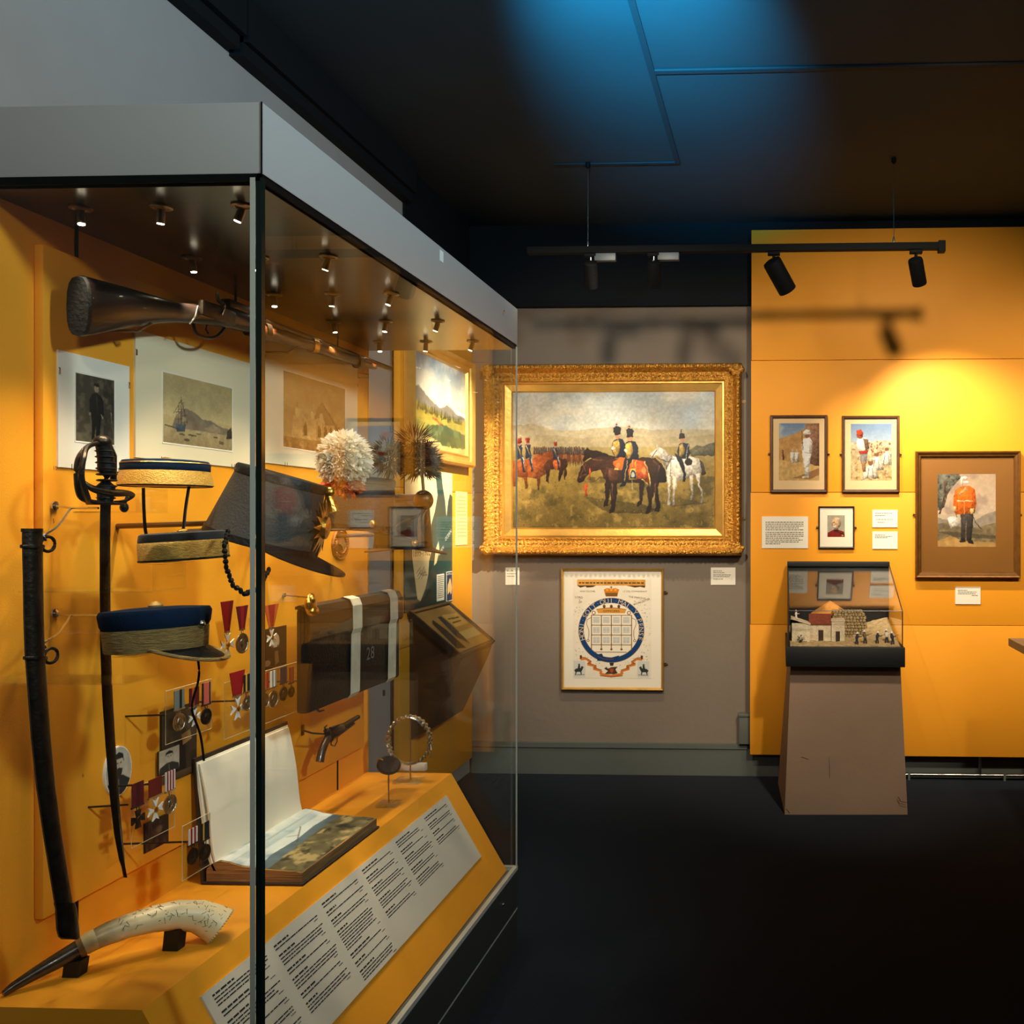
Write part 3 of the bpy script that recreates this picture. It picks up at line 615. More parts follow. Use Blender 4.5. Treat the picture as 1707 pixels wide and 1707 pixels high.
# --- the illuminated roll of officers
a, b = RY(937, 947, YB), RY(1107, 1150, YB); ww, hh = b.x-a.x, a.z-b.z; pl = BACKPL(YB).at((a.x+b.x)/2, (a.z+b.z)/2)
t = thing('framed_roll_print', 'white matted print with blue garter ring and crown in a thin gilt frame', 'framed print', pl.p(0, -hh/2))
frame_rails(pl, ww, hh, [(0, .002), (0, .026), (.004, .030), (.011, .028), (.015, .018), (.015, .002)], GILTS, t)
pbox(MB(), pl, -ww/2+.01, ww/2-.01, -hh/2+.01, hh/2-.01, .002, .014).build('mount', MOUNTW, t, False)
pw, ph = ww*.765, hh*.82; pc = pl.at(-.002, .004, .0148)
def paint_roll():
    cv = Cv(230, 296, (232, 222, 200)); cv.mottle(cv.full(), .03, 10); Z = zmap(233, 150, 1280, 1502); W, H = 1047, 1352
    R = lambda x, y, r, c, a=1: cv.ell((x-233)/W, (y-150)/H, r/W, r/H, c, a)
    def ring(cx, cy, r0, r1, c):
        d = np.hypot((cv.X*W+233-cx), (cv.Y*H+150-cy)); cv.blend(((d > r0) & (d < r1)).astype(float), c)
    cv.poly(Z(290,165, 1198,165, 1198,245, 290,245), (206, 146, 62), 1, .1, 20); cv.poly(Z(300,170, 660,170, 650,238, 300,238), (222, 166, 84), .6)
    cv.poly(Z(290,247, 540,247, 500,268, 420,275, 400,258, 330,276), (72, 52, 36)); cv.poly(Z(950,247, 1198,247, 1190,275, 1130,262, 1060,272), (72, 52, 36))
    cv.poly(Z(645,300, 690,280, 745,290, 800,280, 850,300, 835,345, 825,395, 670,395, 655,340), (206, 120, 34)); cv.poly(Z(662,345, 832,345, 822,392, 674,392), (120, 84, 40)); cv.line(Z(745,290, 745,255), .008, (110, 70, 30)); cv.line(Z(728,268, 762,268), .008, (110, 70, 30))
    for x in (690, 745, 800): R(x, 305, 16, (232, 160, 60))
    ring(745, 850, 365, 440, (186, 140, 88)); ring(745, 850, 370, 435, (22, 62, 112)); cv.ell((745-233)/W, (850-150)/H, 366/W, 366/H, (236, 226, 204))
    BR = (112, 70, 30)
    for x in (480, 612, 746, 880, 1015): cv.line(Z(x, 645, x, 1120), .0095, BR)
    for y in (648, 782, 916, 1048): cv.line(Z(475, y, 1020, y), .0085, BR)
    cv.line(Z(530,1146, 950,1146), .008, BR)
    for x in (612, 746, 880): cv.poly(Z(x, 1085, x+18, 1110, x, 1125, x-18, 1110), BR)
    for i in range(4):
        for j in range(3):
            xx, y0 = 500+i*133, 670+j*134
            cv.poly(Z(xx, y0, xx+92, y0, xx+92, y0+88, xx, y0+88), (206, 206, 196))
            for k in range(6): cv.line(Z(xx+4, y0+10+k*13, xx+(84 if j == 0 else 40), y0+10+k*13), .003, (158, 152, 140)); cv.line(Z(xx+52, y0+10+k*13, xx+86, y0+10+k*13), .003, (158, 152, 140)) if j else None
    cv.poly(Z(545,570, 650,552, 745,545, 840,552, 945,570, 925,620, 570,620), (212, 148, 60)); cv.line(Z(545,570, 650,552, 745,545, 840,552, 945,570), .006, BR)
    for x in (650, 745, 845): cv.poly(Z(x-20,520, x,500, x+20,520, x+12,552, x-12,552), (92, 62, 36))
    for s in (-1, 1): cv.line([((745+s*q-233)/W, (y-150)/H) for q, y in ((270, 680), (325, 710), (330, 770), (300, 850), (300, 930), (312, 985))], .006, BR); R(745+s*235, 615, 26, BR); R(745+s*235, 615, 17, (236, 226, 204)); R(745+s*310, 990, 18, BR); R(745+s*310, 990, 11, (236, 226, 204))
    cv.poly(Z(540,1180, 620,1165, 640,1210, 740,1220, 850,1190, 830,1240, 700,1270, 560,1265), (24, 56, 100)); cv.line(Z(560,1200, 640,1240, 780,1240), .006, (130, 80, 50)); cv.poly(Z(720,1290, 780,1290, 770,1330, 730,1330), (60, 40, 40))
    for s in (-1, 1):
        q = lambda *p: [((745+s*p[i]-233)/W, (p[i+1]-150)/H) for i in range(0, len(p), 2)]
        cv.line(q(400,1200, 410,1245, 340,1235, 270,1285, 320,1310, 200,1340, 240,1370, 130,1400, 150,1440, 0,1470), .030, (208, 118, 44)); cv.line(q(400,1215, 340,1222, 270,1272, 310,1298, 205,1328, 230,1356, 130,1388), .007, (120, 62, 24)); cv.line(q(150,1465, 0,1482), .009, (120, 62, 24))
        cv.poly(q(395,1185, 422,1195, 415,1240, 395,1235), (80, 50, 34))
        cv.poly(q(345,1265, 505,1265, 505,1490, 345,1490), (206, 206, 198))
        D = (48, 52, 50); cv.poly(q(370,1350, 395,1335, 412,1365, 470,1370, 495,1395, 480,1415, 482,1450, 470,1450, 462,1415, 415,1415, 405,1455, 395,1455, 398,1410, 385,1385), D); cv.poly(q(415,1330, 440,1325, 450,1372, 418,1376), D); cv.ell(*q(430,1318)[0], .011, .011, D); cv.line(q(360,1452, 490,1456), .008, (90, 92, 88))
    cv.poly(Z(650,1370, 680,1345, 700,1370, 740,1350, 790,1345, 830,1340, 800,1380, 830,1430, 780,1445, 660,1440, 700,1400), (74, 50, 36), 1, .3, 60); cv.poly(Z(725,1370, 775,1370, 770,1410, 750,1430, 730,1410), (160, 76, 40))
    for i in range(460):                                            # pen sprigs around the ring
        x, y = random.uniform(250, 1260), random.uniform(430, 1330); d = math.hypot(x-745, y-850)
        if d > 462 and not (y > 1250 and (x < 420 or x > 1080)): cv.line(Z(x, y, x+random.uniform(-14, 14), y+random.uniform(-9, 9)), .006, random.choice([(150, 122, 84), (128, 98, 62), (170, 144, 104)]), .9)
    return cv
sheet = canvas('printed_sheet', pc, pw, ph, paint_roll(), PRINTM, t, 0); PGI = mat('pale_gold_ink', (206, 180, 130), .6)
mb = MB(); sx, sy = pw/1047, ph/1352; ccx, ccy = (745-233)*sx-pw/2, ph/2-(850-150)*sy; rr = 402*sx
motto = 'HONI·SOIT·QUI·MAL·Y·PENSE'; n = len(motto)
for i, ch in enumerate(motto):
    an = math.radians(196) - math.radians(212)*i/(n-1)
    if ch == '·': MB().sphere(pc.p(ccx+rr*math.cos(an), ccy+rr*sy/sx*math.sin(an), .0006), .0016, 6, 4).build('dot', PGI, sheet); continue
    mb = MB(); text(mb, pc, ch, ccx+rr*math.cos(an), ccy+rr*sy/sx*math.sin(an), .040, an-math.pi/2, .0008); mb.build('letter', PGI, sheet, False)
BRI = mat('brown_ink', (96, 64, 34), .7); mb = MB(); text(mb, pc, 'OFFICERS', ccx, ph/2-(590-150)*sy, .017, 0, .0008, .098); mb.build('lettering', BRI, sheet, False)
for s_, a_, b_, sz, ro in (('HON COLONEL', 430, 322, .013, 0), ('LT COL COMMANDANT', 1065, 322, .013, 0), ('LORD', 312, 405, .018, -.1), ('THE MARQUIS', 1090, 405, .016, -.1), ('WORCESTER', 1150, 462, .018, .35), ('OF', 330, 470, .016, 0)):
    mb = MB(); text(mb, pc, s_, (a_-233)*sx-pw/2, ph/2-(b_-150)*sy, sz, ro, .0008); mb.build('lettering', BRI, sheet, False)
mb = MB()
greek(mb, pc, (310-233)*sx-pw/2, (1180-233)*sx-pw/2, ph/2-(208-150)*sy, .008, .0008, 3)
mb.build('scroll_script', BRI, sheet, False, kind='stuff')
mirror_plates(pl, ww, hh, [(ww/2, hh*.30), (ww/2, -hh*.29)], t)

# --- pictures on the orange panelling
PP_ = BACKPL(YP)
def wall_picture(pxs, name, label, fm, fprof, mount_m, cvs, inner, glass=True, pegs=True, surf=PRINTM, parent_pl=None):
    xa, ya, xb, yb = pxs; a, b = RY(xa, ya, YP), RY(xb, yb, YP); w_, h_ = b.x-a.x, a.z-b.z
    p_ = PP_.at((a.x+b.x)/2, (a.z+b.z)/2, .004); t = thing(name, label, 'framed picture', p_.p(0, -h_/2))
    frame_rails(p_, w_, h_, fprof, fm, t)
    d = fprof[-1][0]; pbox(MB(), p_, -w_/2+d*.7, w_/2-d*.7, -h_/2+d*.7, h_/2-d*.7, -.002, .008).build('mount', mount_m, t, False)
    ia, ib = RY(inner[0], inner[1], YP), RY(inner[2], inner[3], YP)
    canvas('picture', PP_.at((ia.x+ib.x)/2, (ia.z+ib.z)/2, .0125), ib.x-ia.x, ia.z-ib.z, cvs, surf, t)
    if glass: pbox(MB(), p_, -w_/2+d*.9, w_/2-d*.9, -h_/2+d*.9, h_/2-d*.9, .012, .0135).build('glazing', THING, t, False)
    if pegs:
        for s in (-1, 1): MB().lathe([(.004, 0), (.005, .006), (.006, .008), (.006, .012), (.002, .014)], 10, p_.p(s*(w_/2), 0, .008), p_.u*s).build('fixing_peg', ROD, t)
    return t
def paint_guard():
    cv = Cv(110, 156, (222, 190, 140)); cv.model = .5; Z = zmap(213, 168, 458, 517)
    cv.grad(0, (120, 150, 190), .3, (176, 186, 196)); cv.tint((cv.Y < .3)*1., (200, 204, 206), 4, .5, 6, .7)
    cv.poly(Z(213,262, 300,238, 372,200, 380,170, 458,168, 458,430, 350,410, 290,400, 213,390), (206, 158, 96), 1, .12, 12); cv.poly(Z(372,175, 458,168, 458,435, 392,425), (132, 96, 74), 1, .2, 14)
    cv.poly(Z(213,390, 350,405, 458,430, 458,517, 213,517), (222, 182, 116), 1, .12, 16); cv.poly(Z(300,500, 380,470, 458,440, 458,480, 400,510), (150, 104, 64), .8)
    for x, s in ((295, .55), (322, .58)):
        cv.poly(Z(x-14,345, x+14,345, x+12,405, x-10,408), (232, 222, 204)); cv.ell(*Z(x, 332)[0], .03, .025, (214, 190, 160)); cv.line(Z(x+10,350, x+4,400), .015, (150, 120, 90))
    cv.poly(Z(232,330, 242,330, 246,390, 236,392), (110, 60, 50))
    cv.poly(Z(360,262, 398,255, 416,280, 412,345, 404,380, 396,440, 398,492, 372,500, 366,440, 355,370, 352,300), (240, 236, 226), 1, .08, 30); cv.poly(Z(396,270, 416,285, 410,350, 398,345), (190, 180, 170))
    cv.poly(Z(358,222, 378,205, 400,212, 412,240, 384,244, 360,236), (236, 230, 216)); cv.ell(*Z(384, 246)[0], .055, .03, (150, 100, 76)); cv.line(Z(358,345, 410,352), .02, (206, 196, 180)); cv.line(Z(352,215, 358,330), .014, (70, 54, 50)); cv.poly(Z(352,490, 396,488, 398,502, 356,506), (200, 180, 150))
    return cv.finish(.84, 1.2, 24)
def paint_fez():
    cv = Cv(110, 156, (214, 190, 150)); cv.model = .5; Z = zmap(650, 172, 898, 517)
    cv.grad(0, (128, 160, 204), .32, (176, 194, 214)); cv.poly(Z(650,285, 720,290, 800,275, 898,275, 898,345, 650,345), (216, 200, 164), 1, .2, 20)
    cv.grad(.42, (206, 186, 146), 1, (222, 184, 120)); m = (cv.Y > .42)*1.; cv.mottle(m, .22, 14); cv.tint(m, (120, 92, 66), 14, .58, 8, .6); cv.tint(m, (240, 226, 196), 16, .58, 8, .6)
    for i in range(40):
        x, y = random.uniform(760, 895), random.uniform(275, 350); cv.ell(*Z(x, y)[0], .022, .018, random.choice([(222, 206, 170), (170, 130, 90), (150, 80, 56), (236, 226, 204)]))
    for x, y, s in ((805, 370, 1.0), (866, 340, .8), (770, 420, 1.1)):
        cv.poly(Z(x-36*s,y+30, x,y-6, x+34*s,y+30, x+44*s,y+84, x-44*s,y+86), (232, 222, 200), 1, .2, 30); cv.ell(*Z(x, y-14)[0], .06*s, .05*s, (140, 92, 62)); cv.poly(Z(x-20*s,y-20, x,y-36*s-6, x+22*s,y-20), (210, 190, 150)); cv.line(Z(x-10,y+20, x-20,y+80), .015, (110, 84, 70)); cv.line(Z(x+10,y+20, x+16,y+80), .015, (110, 84, 70))
    cv.poly(Z(690,258, 740,255, 762,300, 752,350, 700,350, 684,300), (232, 224, 210), 1, .1, 30); cv.poly(Z(724,258, 752,270, 762,320, 740,335), (110, 84, 60)); cv.poly(Z(700,340, 756,330, 752,356, 704,360), (160, 50, 36)); cv.ell(*Z(706, 240)[0], .075, .07, (150, 90, 62)); cv.poly(Z(684,240, 686,212, 712,206, 724,226, 720,250), (190, 66, 34))
    cv.poly(Z(704,356, 750,352, 744,410, 726,460, 710,400), (120, 118, 116), 1, .2, 20); cv.poly(Z(716,400, 740,400, 738,462, 722,462), (150, 110, 80))
    return cv.finish(.82, 1.4, 24)
def paint_head():
    cv = Cv(64, 80, (186, 180, 160)); cv.model = .5; cv.mottle(cv.full(), .06, 5)
    cv.poly([(0, 1), (.03, .80), (.3, .68), (.6, .66), (.95, .76), (1, 1)], (140, 34, 26), 1, .1, 12); cv.line([(.5, .72), (.95, .9)], .06, (60, 40, 34)); cv.poly([(.35, .66), (.62, .62), (.62, .74), (.4, .76)], (70, 30, 26))
    cv.poly([(.3, .18), (.48, .08), (.68, .12), (.76, .3), (.72, .52), (.56, .66), (.38, .62), (.30, .5), (.26, .36)], (206, 166, 128)); cv.poly([(.5, .1), (.7, .12), (.78, .34), (.74, .5), (.64, .4), (.66, .24)], (190, 176, 150)); cv.poly([(.30, .50), (.5, .47), (.56, .56), (.4, .58)], (226, 218, 200)); cv.line([(.32, .34), (.44, .33)], .04, (70, 46, 36)); cv.line([(.29, .36), (.26, .46), (.32, .47)], .025, (160, 110, 80))
    cv.ell(.86, .92, .06, .04, (206, 160, 90)); return cv.finish(.85, .8, 16)
def paint_officer():
    cv = Cv(130, 164, (206, 186, 156)); cv.model = .45; Z = zmap(1180, 478, 1532, 918)
    cv.grad(0, (196, 170, 140), .55, (222, 196, 170)); cv.tint((cv.Y < .55)*1., (170, 146, 130), 4, .5, 6, .7); cv.poly(Z(1400,760, 1470,720, 1532,700, 1532,830, 1180,830, 1180,740, 1290,770), (150, 138, 124), .8, .15, 10)
    m = cv.poly(Z(1180,478, 1310,478, 1320,500, 1270,560, 1240,600, 1220,680, 1180,700), (92, 92, 82)); cv.tint(m, (150, 144, 124), 16, .5, 8, .8); cv.tint(m, (50, 54, 50), 20, .55, 8, .8); cv.line(Z(1192,720, 1216,640, 1226,590, 1222,520), .03, (92, 66, 46)); cv.line(Z(1222,600, 1260,560), .012, (92, 66, 46))
    cv.poly(Z(1180,780, 1260,760, 1320,800, 1420,800, 1532,770, 1532,918, 1180,918), (132, 116, 84), 1, .25, 14); cv.poly(Z(1180,880, 1260,850, 1330,880, 1532,890, 1532,918, 1180,918), (206, 160, 92), .9, .15, 12); cv.poly(Z(1180,826, 1300,826, 1420,840, 1532,850, 1532,868, 1300,860), (82, 72, 52), .7)
    cv.poly(Z(1316,705, 1396,705, 1392,800, 1384,880, 1356,880, 1354,760, 1344,870, 1318,878, 1322,800), (66, 58, 54), 1, .12, 20); cv.poly(Z(1306,880, 1345,868, 1350,884, 1320,892), (40, 36, 34)); cv.poly(Z(1352,876, 1390,874, 1400,898, 1368,896), (40, 36, 34))
    OR = (226, 104, 26); cv.poly(Z(1285,575, 1322,552, 1372,550, 1404,572, 1414,640, 1404,715, 1290,722, 1274,690, 1276,620), OR, 1, .06, 12); cv.line(Z(1276,620, 1298,600, 1300,716), .008, (170, 70, 20)); cv.line(Z(1392,600, 1384,716), .008, (170, 70, 20))
    cv.line(Z(1310,600, 1360,560), .05, (222, 176, 120)); cv.line(Z(1298,642, 1392,640), .022, (226, 190, 130)); cv.line(Z(1340,640, 1342,720), .01, (236, 170, 80)); cv.poly(Z(1274,672, 1290,672, 1292,700, 1276,702), (224, 190, 120)); cv.poly(Z(1378,684, 1400,684, 1398,716, 1378,718), (224, 190, 120))
    cv.ell(*Z(1348, 520)[0], .05, .055, (214, 166, 136)); cv.poly(Z(1316,500, 1340,492, 1362,500, 1360,512, 1320,512), (230, 222, 210)); cv.poly(Z(1316,505, 1330,500, 1332,545, 1318,548), (226, 218, 206)); cv.poly(Z(1335,524, 1362,520, 1366,532, 1338,536), (236, 230, 222))
    cv.line(Z(1385,718, 1410,770, 1446,810), .010, (60, 46, 40)); cv.line(Z(1290,718, 1310,770), .010, (60, 50, 46)); m = cv.poly(Z(1240,745, 1262,730, 1300,740, 1318,770, 1296,800, 1280,790, 1262,806, 1248,780), (232, 226, 214)); cv.tint(m, (180, 170, 160), 30, .5, 8, .6)
    return cv.finish(.84, 1.2, 26)
TAN = mat('tan_mount_card', (214, 184, 138), .8, var=.02); BP = [(0, .0), (0, .018), (.004, .022), (.012, .021), (.017, .014), (.017, .0)]
wall_picture((1284, 693, 1379, 821), 'framed_watercolour', 'brown framed watercolour of a soldier in white sun helmet by a mud wall', BROWNFR, BP, TAN, paint_guard(), (1298.5, 706, 1365.5, 801))
wall_picture((1403, 694, 1499, 821), 'framed_watercolour', 'brown framed watercolour of a man in red headdress before a seated crowd', BROWNFR, BP, TAN, paint_fez(), (1418, 707, 1486, 801))
wall_picture((1364, 844, 1424, 914), 'framed_portrait_print', 'small dark framed portrait of a grey-haired officer in red, centre of the orange wall', DARKFR, [(0, 0), (0, .014), (.003, .017), (.007, .016), (.009, .011), (.009, 0)], MOUNTW, paint_head(), (1379, 859, 1408, 895))
t = wall_picture((1525, 753, 1699, 963), 'framed_officer_portrait', 'large gilt framed watercolour of a standing officer in an orange-red tunic', mat('bronze_frame', (112, 74, 30), .35, metal=.5, var=.2, vscale=30), [(0, 0), (0, .030), (.005, .036), (.012, .034), (.018, .026), (.028, .024), (.034, .016), (.034, 0)], mat('gold_brown_mount', (134, 88, 28), .5, var=.08, vscale=3, metal=.25), paint_officer(), (1562.5, 790.5, 1659, 911.5))
# small labels
def wall_label(pxs, label, lines, h=.006, title=False):
    xa, ya, xb, yb = pxs; a, b = RY(xa, ya, YP), RY(xb, yb, YP); w_, h_ = b.x-a.x, a.z-b.z; p_ = PP_.at((a.x+b.x)/2, (a.z+b.z)/2, .004)
    if xb < 1240: p_ = BACKPL(YB).at(*[(RY(xa, ya, YB)[i]+RY(xb, yb, YB)[i])/2 for i in (0, 2)]); q = YB/YP; w_, h_ = w_*q, h_*q
    t = thing('caption_card', label, 'label', p_.p(0, -h_/2), 'caption cards on the walls')
    pbox(MB(), p_, -w_/2, w_/2, -h_/2, h_/2, -.004, .004).build('card', CARD, t, False)
    mb = MB()
    for f0, f1, b_ in lines: greek(mb, p_, (f0-.5)*w_, (f1-.5)*w_, (.5-b_)*h_, h, .0045, 5)
    mb.build('printed_text', mat('grey_ink', (92, 88, 82), .7), t, False)
wall_label((1270, 861, 1347, 914), 'widest white text card, left of the small dark framed portrait', [(.08, .9-.1*(i in (3, 8, 10))-.5*(i == 11), .18+.06*i+.02*(i > 4)) for i in range(12)], .0045)
wall_label((1454, 850, 1496, 879), 'upper of two small white caption cards right of the small dark framed portrait', [(.1, .82, .2), (.1, .5, .32), (.15, .8, .55), (.2, .5, .72)], .0035)
wall_label((1454, 886, 1496, 915), 'lower of two small white caption cards right of the small dark framed portrait', [(.1, .5, .2), (.1, .78, .28), (.1, .6, .36)], .0035)
wall_label((1592, 978, 1634, 1007), 'small white caption card below the large gilt framed officer portrait', [(.1, .5, .2), (.1, .85, .3), (.1, .8, .4), (.65, .9, .5)], .0035)
wall_label((1185, 946, 1226, 975), 'small white caption card on the taupe wall below the big oil painting, right end', [(.1, .45, .2), (.1, .55, .3), (.1, .85, .42), (.1, .8, .52), (.1, .5, .66)], .0035)

wall_label((843, 946, 866, 975), 'small white caption card below the big oil painting, seen past the glass corner', [(.1, .6, .2), (.1, .8, .35), (.1, .7, .5)], .0035)
# ================================================================== LEFT WALL BEYOND THE CASE
SP = SIDEPL(XP)
def paint_valley():
    cv = Cv(130, 96); cv.model = .5; cv.grad(0, (120, 156, 190), .5, (236, 226, 196)); sky = (cv.Y < .45)*1.; cv.tint(sky, (240, 236, 222), 4, .45, 6, .7)
    cv.poly([(0, .40), (.1, .36), (.3, .47), (.45, .52), (.62, .47), (.78, .52), (1, .56), (1, .7), (0, .7)], (116, 116, 112), 1, .12, 10)
    cv.poly([(0, .52), (.3, .56), (.6, .60), (1, .60), (1, 1), (0, 1)], (150, 138, 50), 1, .16, 12)
    for i in range(60):
        x = random.random(); y = .54+.07*x+random.uniform(-.02, .03); cv.poly([(x-.012, y+.05), (x, y-.04), (x+.012, y+.05)], (70, 74, 40), .9)
    cv.poly([(0, .62), (.35, .66), (.7, .74), (1, .70), (1, .8), (.6, .84), (.3, .74), (0, .72)], (176, 156, 60), .9, .1, 12); m = cv.poly([(.25, .74), (.6, .70), (1, .76), (1, .92), (.5, .95), (.2, .88)], (60, 76, 44)); cv.tint(m, (96, 110, 60), 16, .5, 8, .8)
    cv.poly([(0, .86), (.3, .88), (.6, .95), (1, .92), (1, 1), (0, 1)], (196, 170, 104), 1, .2, 14); cv.line([(.34, .66), (.55, .72)], .02, (150, 70, 44)); return cv.finish(.9, 1.6, 24)
y0_, y1_, z0_, z1_ = 4.235, RX(777, 780, XP).y, RX(777, 780, XP).z, RX(777, 606, XP).z
pl = SP.at((y0_+y1_)/2, (z0_+z1_)/2); ww, hh = y1_-y0_, z1_-z0_
t = thing('landscape_painting', 'gilt framed valley landscape painting seen through the far end of the case', 'painting', pl.p(0, -hh/2))
frame_rails(pl, ww, hh, [(0, .003), (0, .05), (.01, .058), (.025, .05), (.035, .035), (.05, .03), (.062, .034), (.07, .02), (.07, .003)], GILTS, t)
canvas('canvas', pl, ww-.136, hh-.136, paint_valley(), PAINTM, t, .02)
pbox(MB(), pl, -ww/2+.02, ww/2-.02, -hh/2+.02, hh/2-.02, .001, .018).build('backing', BLKPLAST, t, False)
def paint_map():
    cv = Cv(170, 170, (28, 66, 62)); cv.mottle(cv.full(), .1, 6); cv.tint((cv.X > 0)*1., (16, 52, 66), 4, .5, 6, .5)
    LAND = (232, 210, 158)
    cv.poly([(0, 0), (.5, 0), (.62, .05), (.66, .18), (.60, .30), (.52, .40), (.52, .50), (.54, .58), (.48, .66), (.46, .76), (.40, .86), (.30, .94), (.24, .92), (.20, .80), (.14, .62), (.14, .46), (.05, .38), (0, .36)], LAND)
    cv.poly([(.62, .58), (.68, .52), (.70, .58), (.64, .68), (.58, .70)], LAND); cv.poly([(.74, 0), (1, 0), (1, .18), (.94, .16), (.90, .22), (.86, .34), (.83, .22), (.78, .12)], LAND)
    cv.poly([(.02, .22), (.08, .18), (.22, .2), (.32, .24), (.34, .30), (.24, .38), (.12, .36), (.06, .30)], (206, 200, 196)); cv.tint(cv.pmask([(.02, .22), (.22, .2), (.34, .27), (.24, .38), (.06, .30)])*1., (96, 80, 84), 26, .5, 9, .8)
    for i in range(8): cv.line([(.22+.02*i, .74+.02*(i % 3)), (.30+.02*i, .70+.02*(i % 4))], .006, (112, 84, 60))
    return cv
yl, yr = 4.24, RX(752, 1003, XP).y; zb, zt_ = RX(752, 1003, XP).z, 1.765; pl = SP.at((yl+yr)/2, (zb+zt_)/2, .004); ww, hh = yr-yl, zt_-zb
t = thing('wall_map', 'dark green campaign map with cream Africa on the orange board behind the case', 'map', pl.p(0, -hh/2))
pbox(MB(), pl, -ww/2, ww/2, -hh/2, hh/2, -.004, .002).build('backing', BLKPLAST, t, False); canvas('printed_sheet', pl, ww, hh, paint_map(), PRINTM, t, .0025)
mb = MB()
for s_, b_, k in (('THE ANGLO', .03, .034), ('BOER WAR', -.03, .034), ('1899-1902', -.095, .052)): mb = MB(); text(mb, pl, s_, (.33-.5)*ww, b_*hh, k, 0, .0032); mb.build('lettering', BRI, t, False)
mb = MB(); text(mb, pl, 'INDIAN', (.72-.5)*ww, -.10*hh, .030, .5, .0032); mb.build('ocean_lettering', mat('pale_ink', (200, 206, 196), .7), t, False); mb = MB(); text(mb, pl, 'OCEAN', (.90-.5)*ww, .02*hh, .030, .5, .0032); mb.build('ocean_lettering', mat('pale_ink', (200, 206, 196), .7), t, False)
mb = MB(); 
pbox(mb, pl, (.64-.5)*ww, (.80-.5)*ww, -.47*hh, -.27*hh, .0026, .005); mb.build('caption_sheet', CARD, t, False)
mb = MB()
for i in range(12): greek(mb, pl, (.655-.5)*ww, (.785-.5)*ww, (-.285-.0145*i)*hh, .004, .0056)
mb.build('caption_text', MATS['grey_ink'], t, False)
pbox(MB(), pl, (.855-.5)*ww, (.995-.5)*ww, -.49*hh, -.26*hh, .0026, .004).build('inset_border', CARD, t, False)
pbox(MB(), pl, (.862-.5)*ww, (.988-.5)*ww, -.484*hh, -.266*hh, .0027, .0046).build('inset_map', mat('map_blue', (24, 44, 84), .7), t, False)
q = [(.875, -.40), (.885, -.36), (.91, -.34), (.925, -.315), (.945, -.325), (.95, -.31), (.962, -.345), (.98, -.385), (.97, -.43), (.95, -.44), (.93, -.415), (.90, -.43), (.88, -.435)]
pprism(MB(), pl, [((a-.5)*ww, b*hh) for a, b in q], .0047, .0052).build('inset_land', mat('map_land', (226, 184, 120), .7), t, False)
mb = MB(); text(mb, pl, 'AUSTRALIA', (.925-.5)*ww, -.279*hh, .014, 0, .0054, .09); mb.build('inset_lettering', CARD, t, False)
# caption on the board right of the map
p_ = SP.at(5.02, 1.52); t = thing('caption_card', 'pale caption card on orange board right of the green map', 'label', p_.p(0, -.15), 'caption cards on the walls')
pbox(MB(), p_, -.09, .09, -.15, .15, 0, .004).build('card', mat('cream_card', (236, 206, 140), .7), t, False)
mb = MB(); [greek(mb, p_, -.075, .07, .12-.02*i, .005, .0046) for i in range(12)]; mb.build('printed_text', mat('amber_ink', (196, 156, 84), .7), t, False)
# sloping touch-screen desk fixed to the board
ya_, yb_ = 4.28, 4.80
t = thing('reading_desk', 'dark sloping wall desk with a framed picture screen below the green map', 'desk', (XP, (ya_+yb_)/2, .62))
prof = [(XP, 1.06), (-1.545, .845), (-1.56, .80), (-1.70, .50), (XP, .45)]
MB().prism([(x, ya_+.03, z-.012) for x, z in prof], (0, yb_-ya_-.06, 0)).build('body', mat('dark_brown_box', (58, 36, 18), .5), t, False)
sl = Pl((( XP-1.545)/2, (ya_+yb_)/2, (1.06+.845)/2), (0, 1, 0), (XP+1.545, 0, 1.06-.845), (1.06-.845, 0, -(XP+1.545)))
L_ = math.hypot(XP+1.545, 1.06-.845)
frame_rails(sl, yb_-ya_, L_, [(0, -.012), (0, .016), (.006, .020), (.018, .018), (.022, .008), (.022, -.012)], BLKBOX, t)
cv = Cv(90, 60, (150, 120, 66)); cv.mottle(cv.full(), .1, 5); cv.poly([(.08, .9), (.16, .3), (.26, .22), (.3, .5), (.28, .95)], (34, 36, 34)); cv.poly([(.34, .7), (.42, .2), (.52, .2), (.52, .6), (.46, .9)], (40, 46, 48)); cv.poly([(.56, .18), (.95, .22), (.95, .5), (.56, .5)], (196, 160, 90)); cv.poly([(.5, .62), (.96, .62), (.96, .8), (.5, .8)], (176, 156, 104)); cv.line([(.6, .3), (.9, .32)], .02, (90, 70, 40)); cv.line([(.6, .4), (.85, .4)], .02, (90, 70, 40))
canvas('screen', sl, yb_-ya_-.04, L_-.04, cv, PRINTM, t, .008)
sl2 = Pl((-1.553, 4.5, .8), (0, 1, 0), (0, 0, 1), (1, 0, 0))

# angled desk corner at the right edge of the view
c0 = RZ(1681, 1064, .95); c1 = RZ(1712, 1080, .95)
d1 = (c1-c0).normalized(); t = thing('visitor_desk', 'corner of a beige desk top jutting in at the right edge', 'desk', (c0.x+.5, c0.y-.25, 0))
P4 = [c0, c0+d1*.75, c0+d1*.75+Vector((1.0, .1, 0)), c0+Vector((1.0, .05, 0))]
BEI = mat('beige_desk', (176, 152, 116), .5, var=.05)
MB().prism([p - Vector((0, 0, .035)) for p in P4], (0, 0, .035)).build('top', BEI, t, False)
cc = sum(P4, Vector())/4
MB().box((cc.x-.2, cc.y-.15, 0), (cc.x+.35, cc.y+.15, .915)).build('pedestal', TAUPE, t, False)
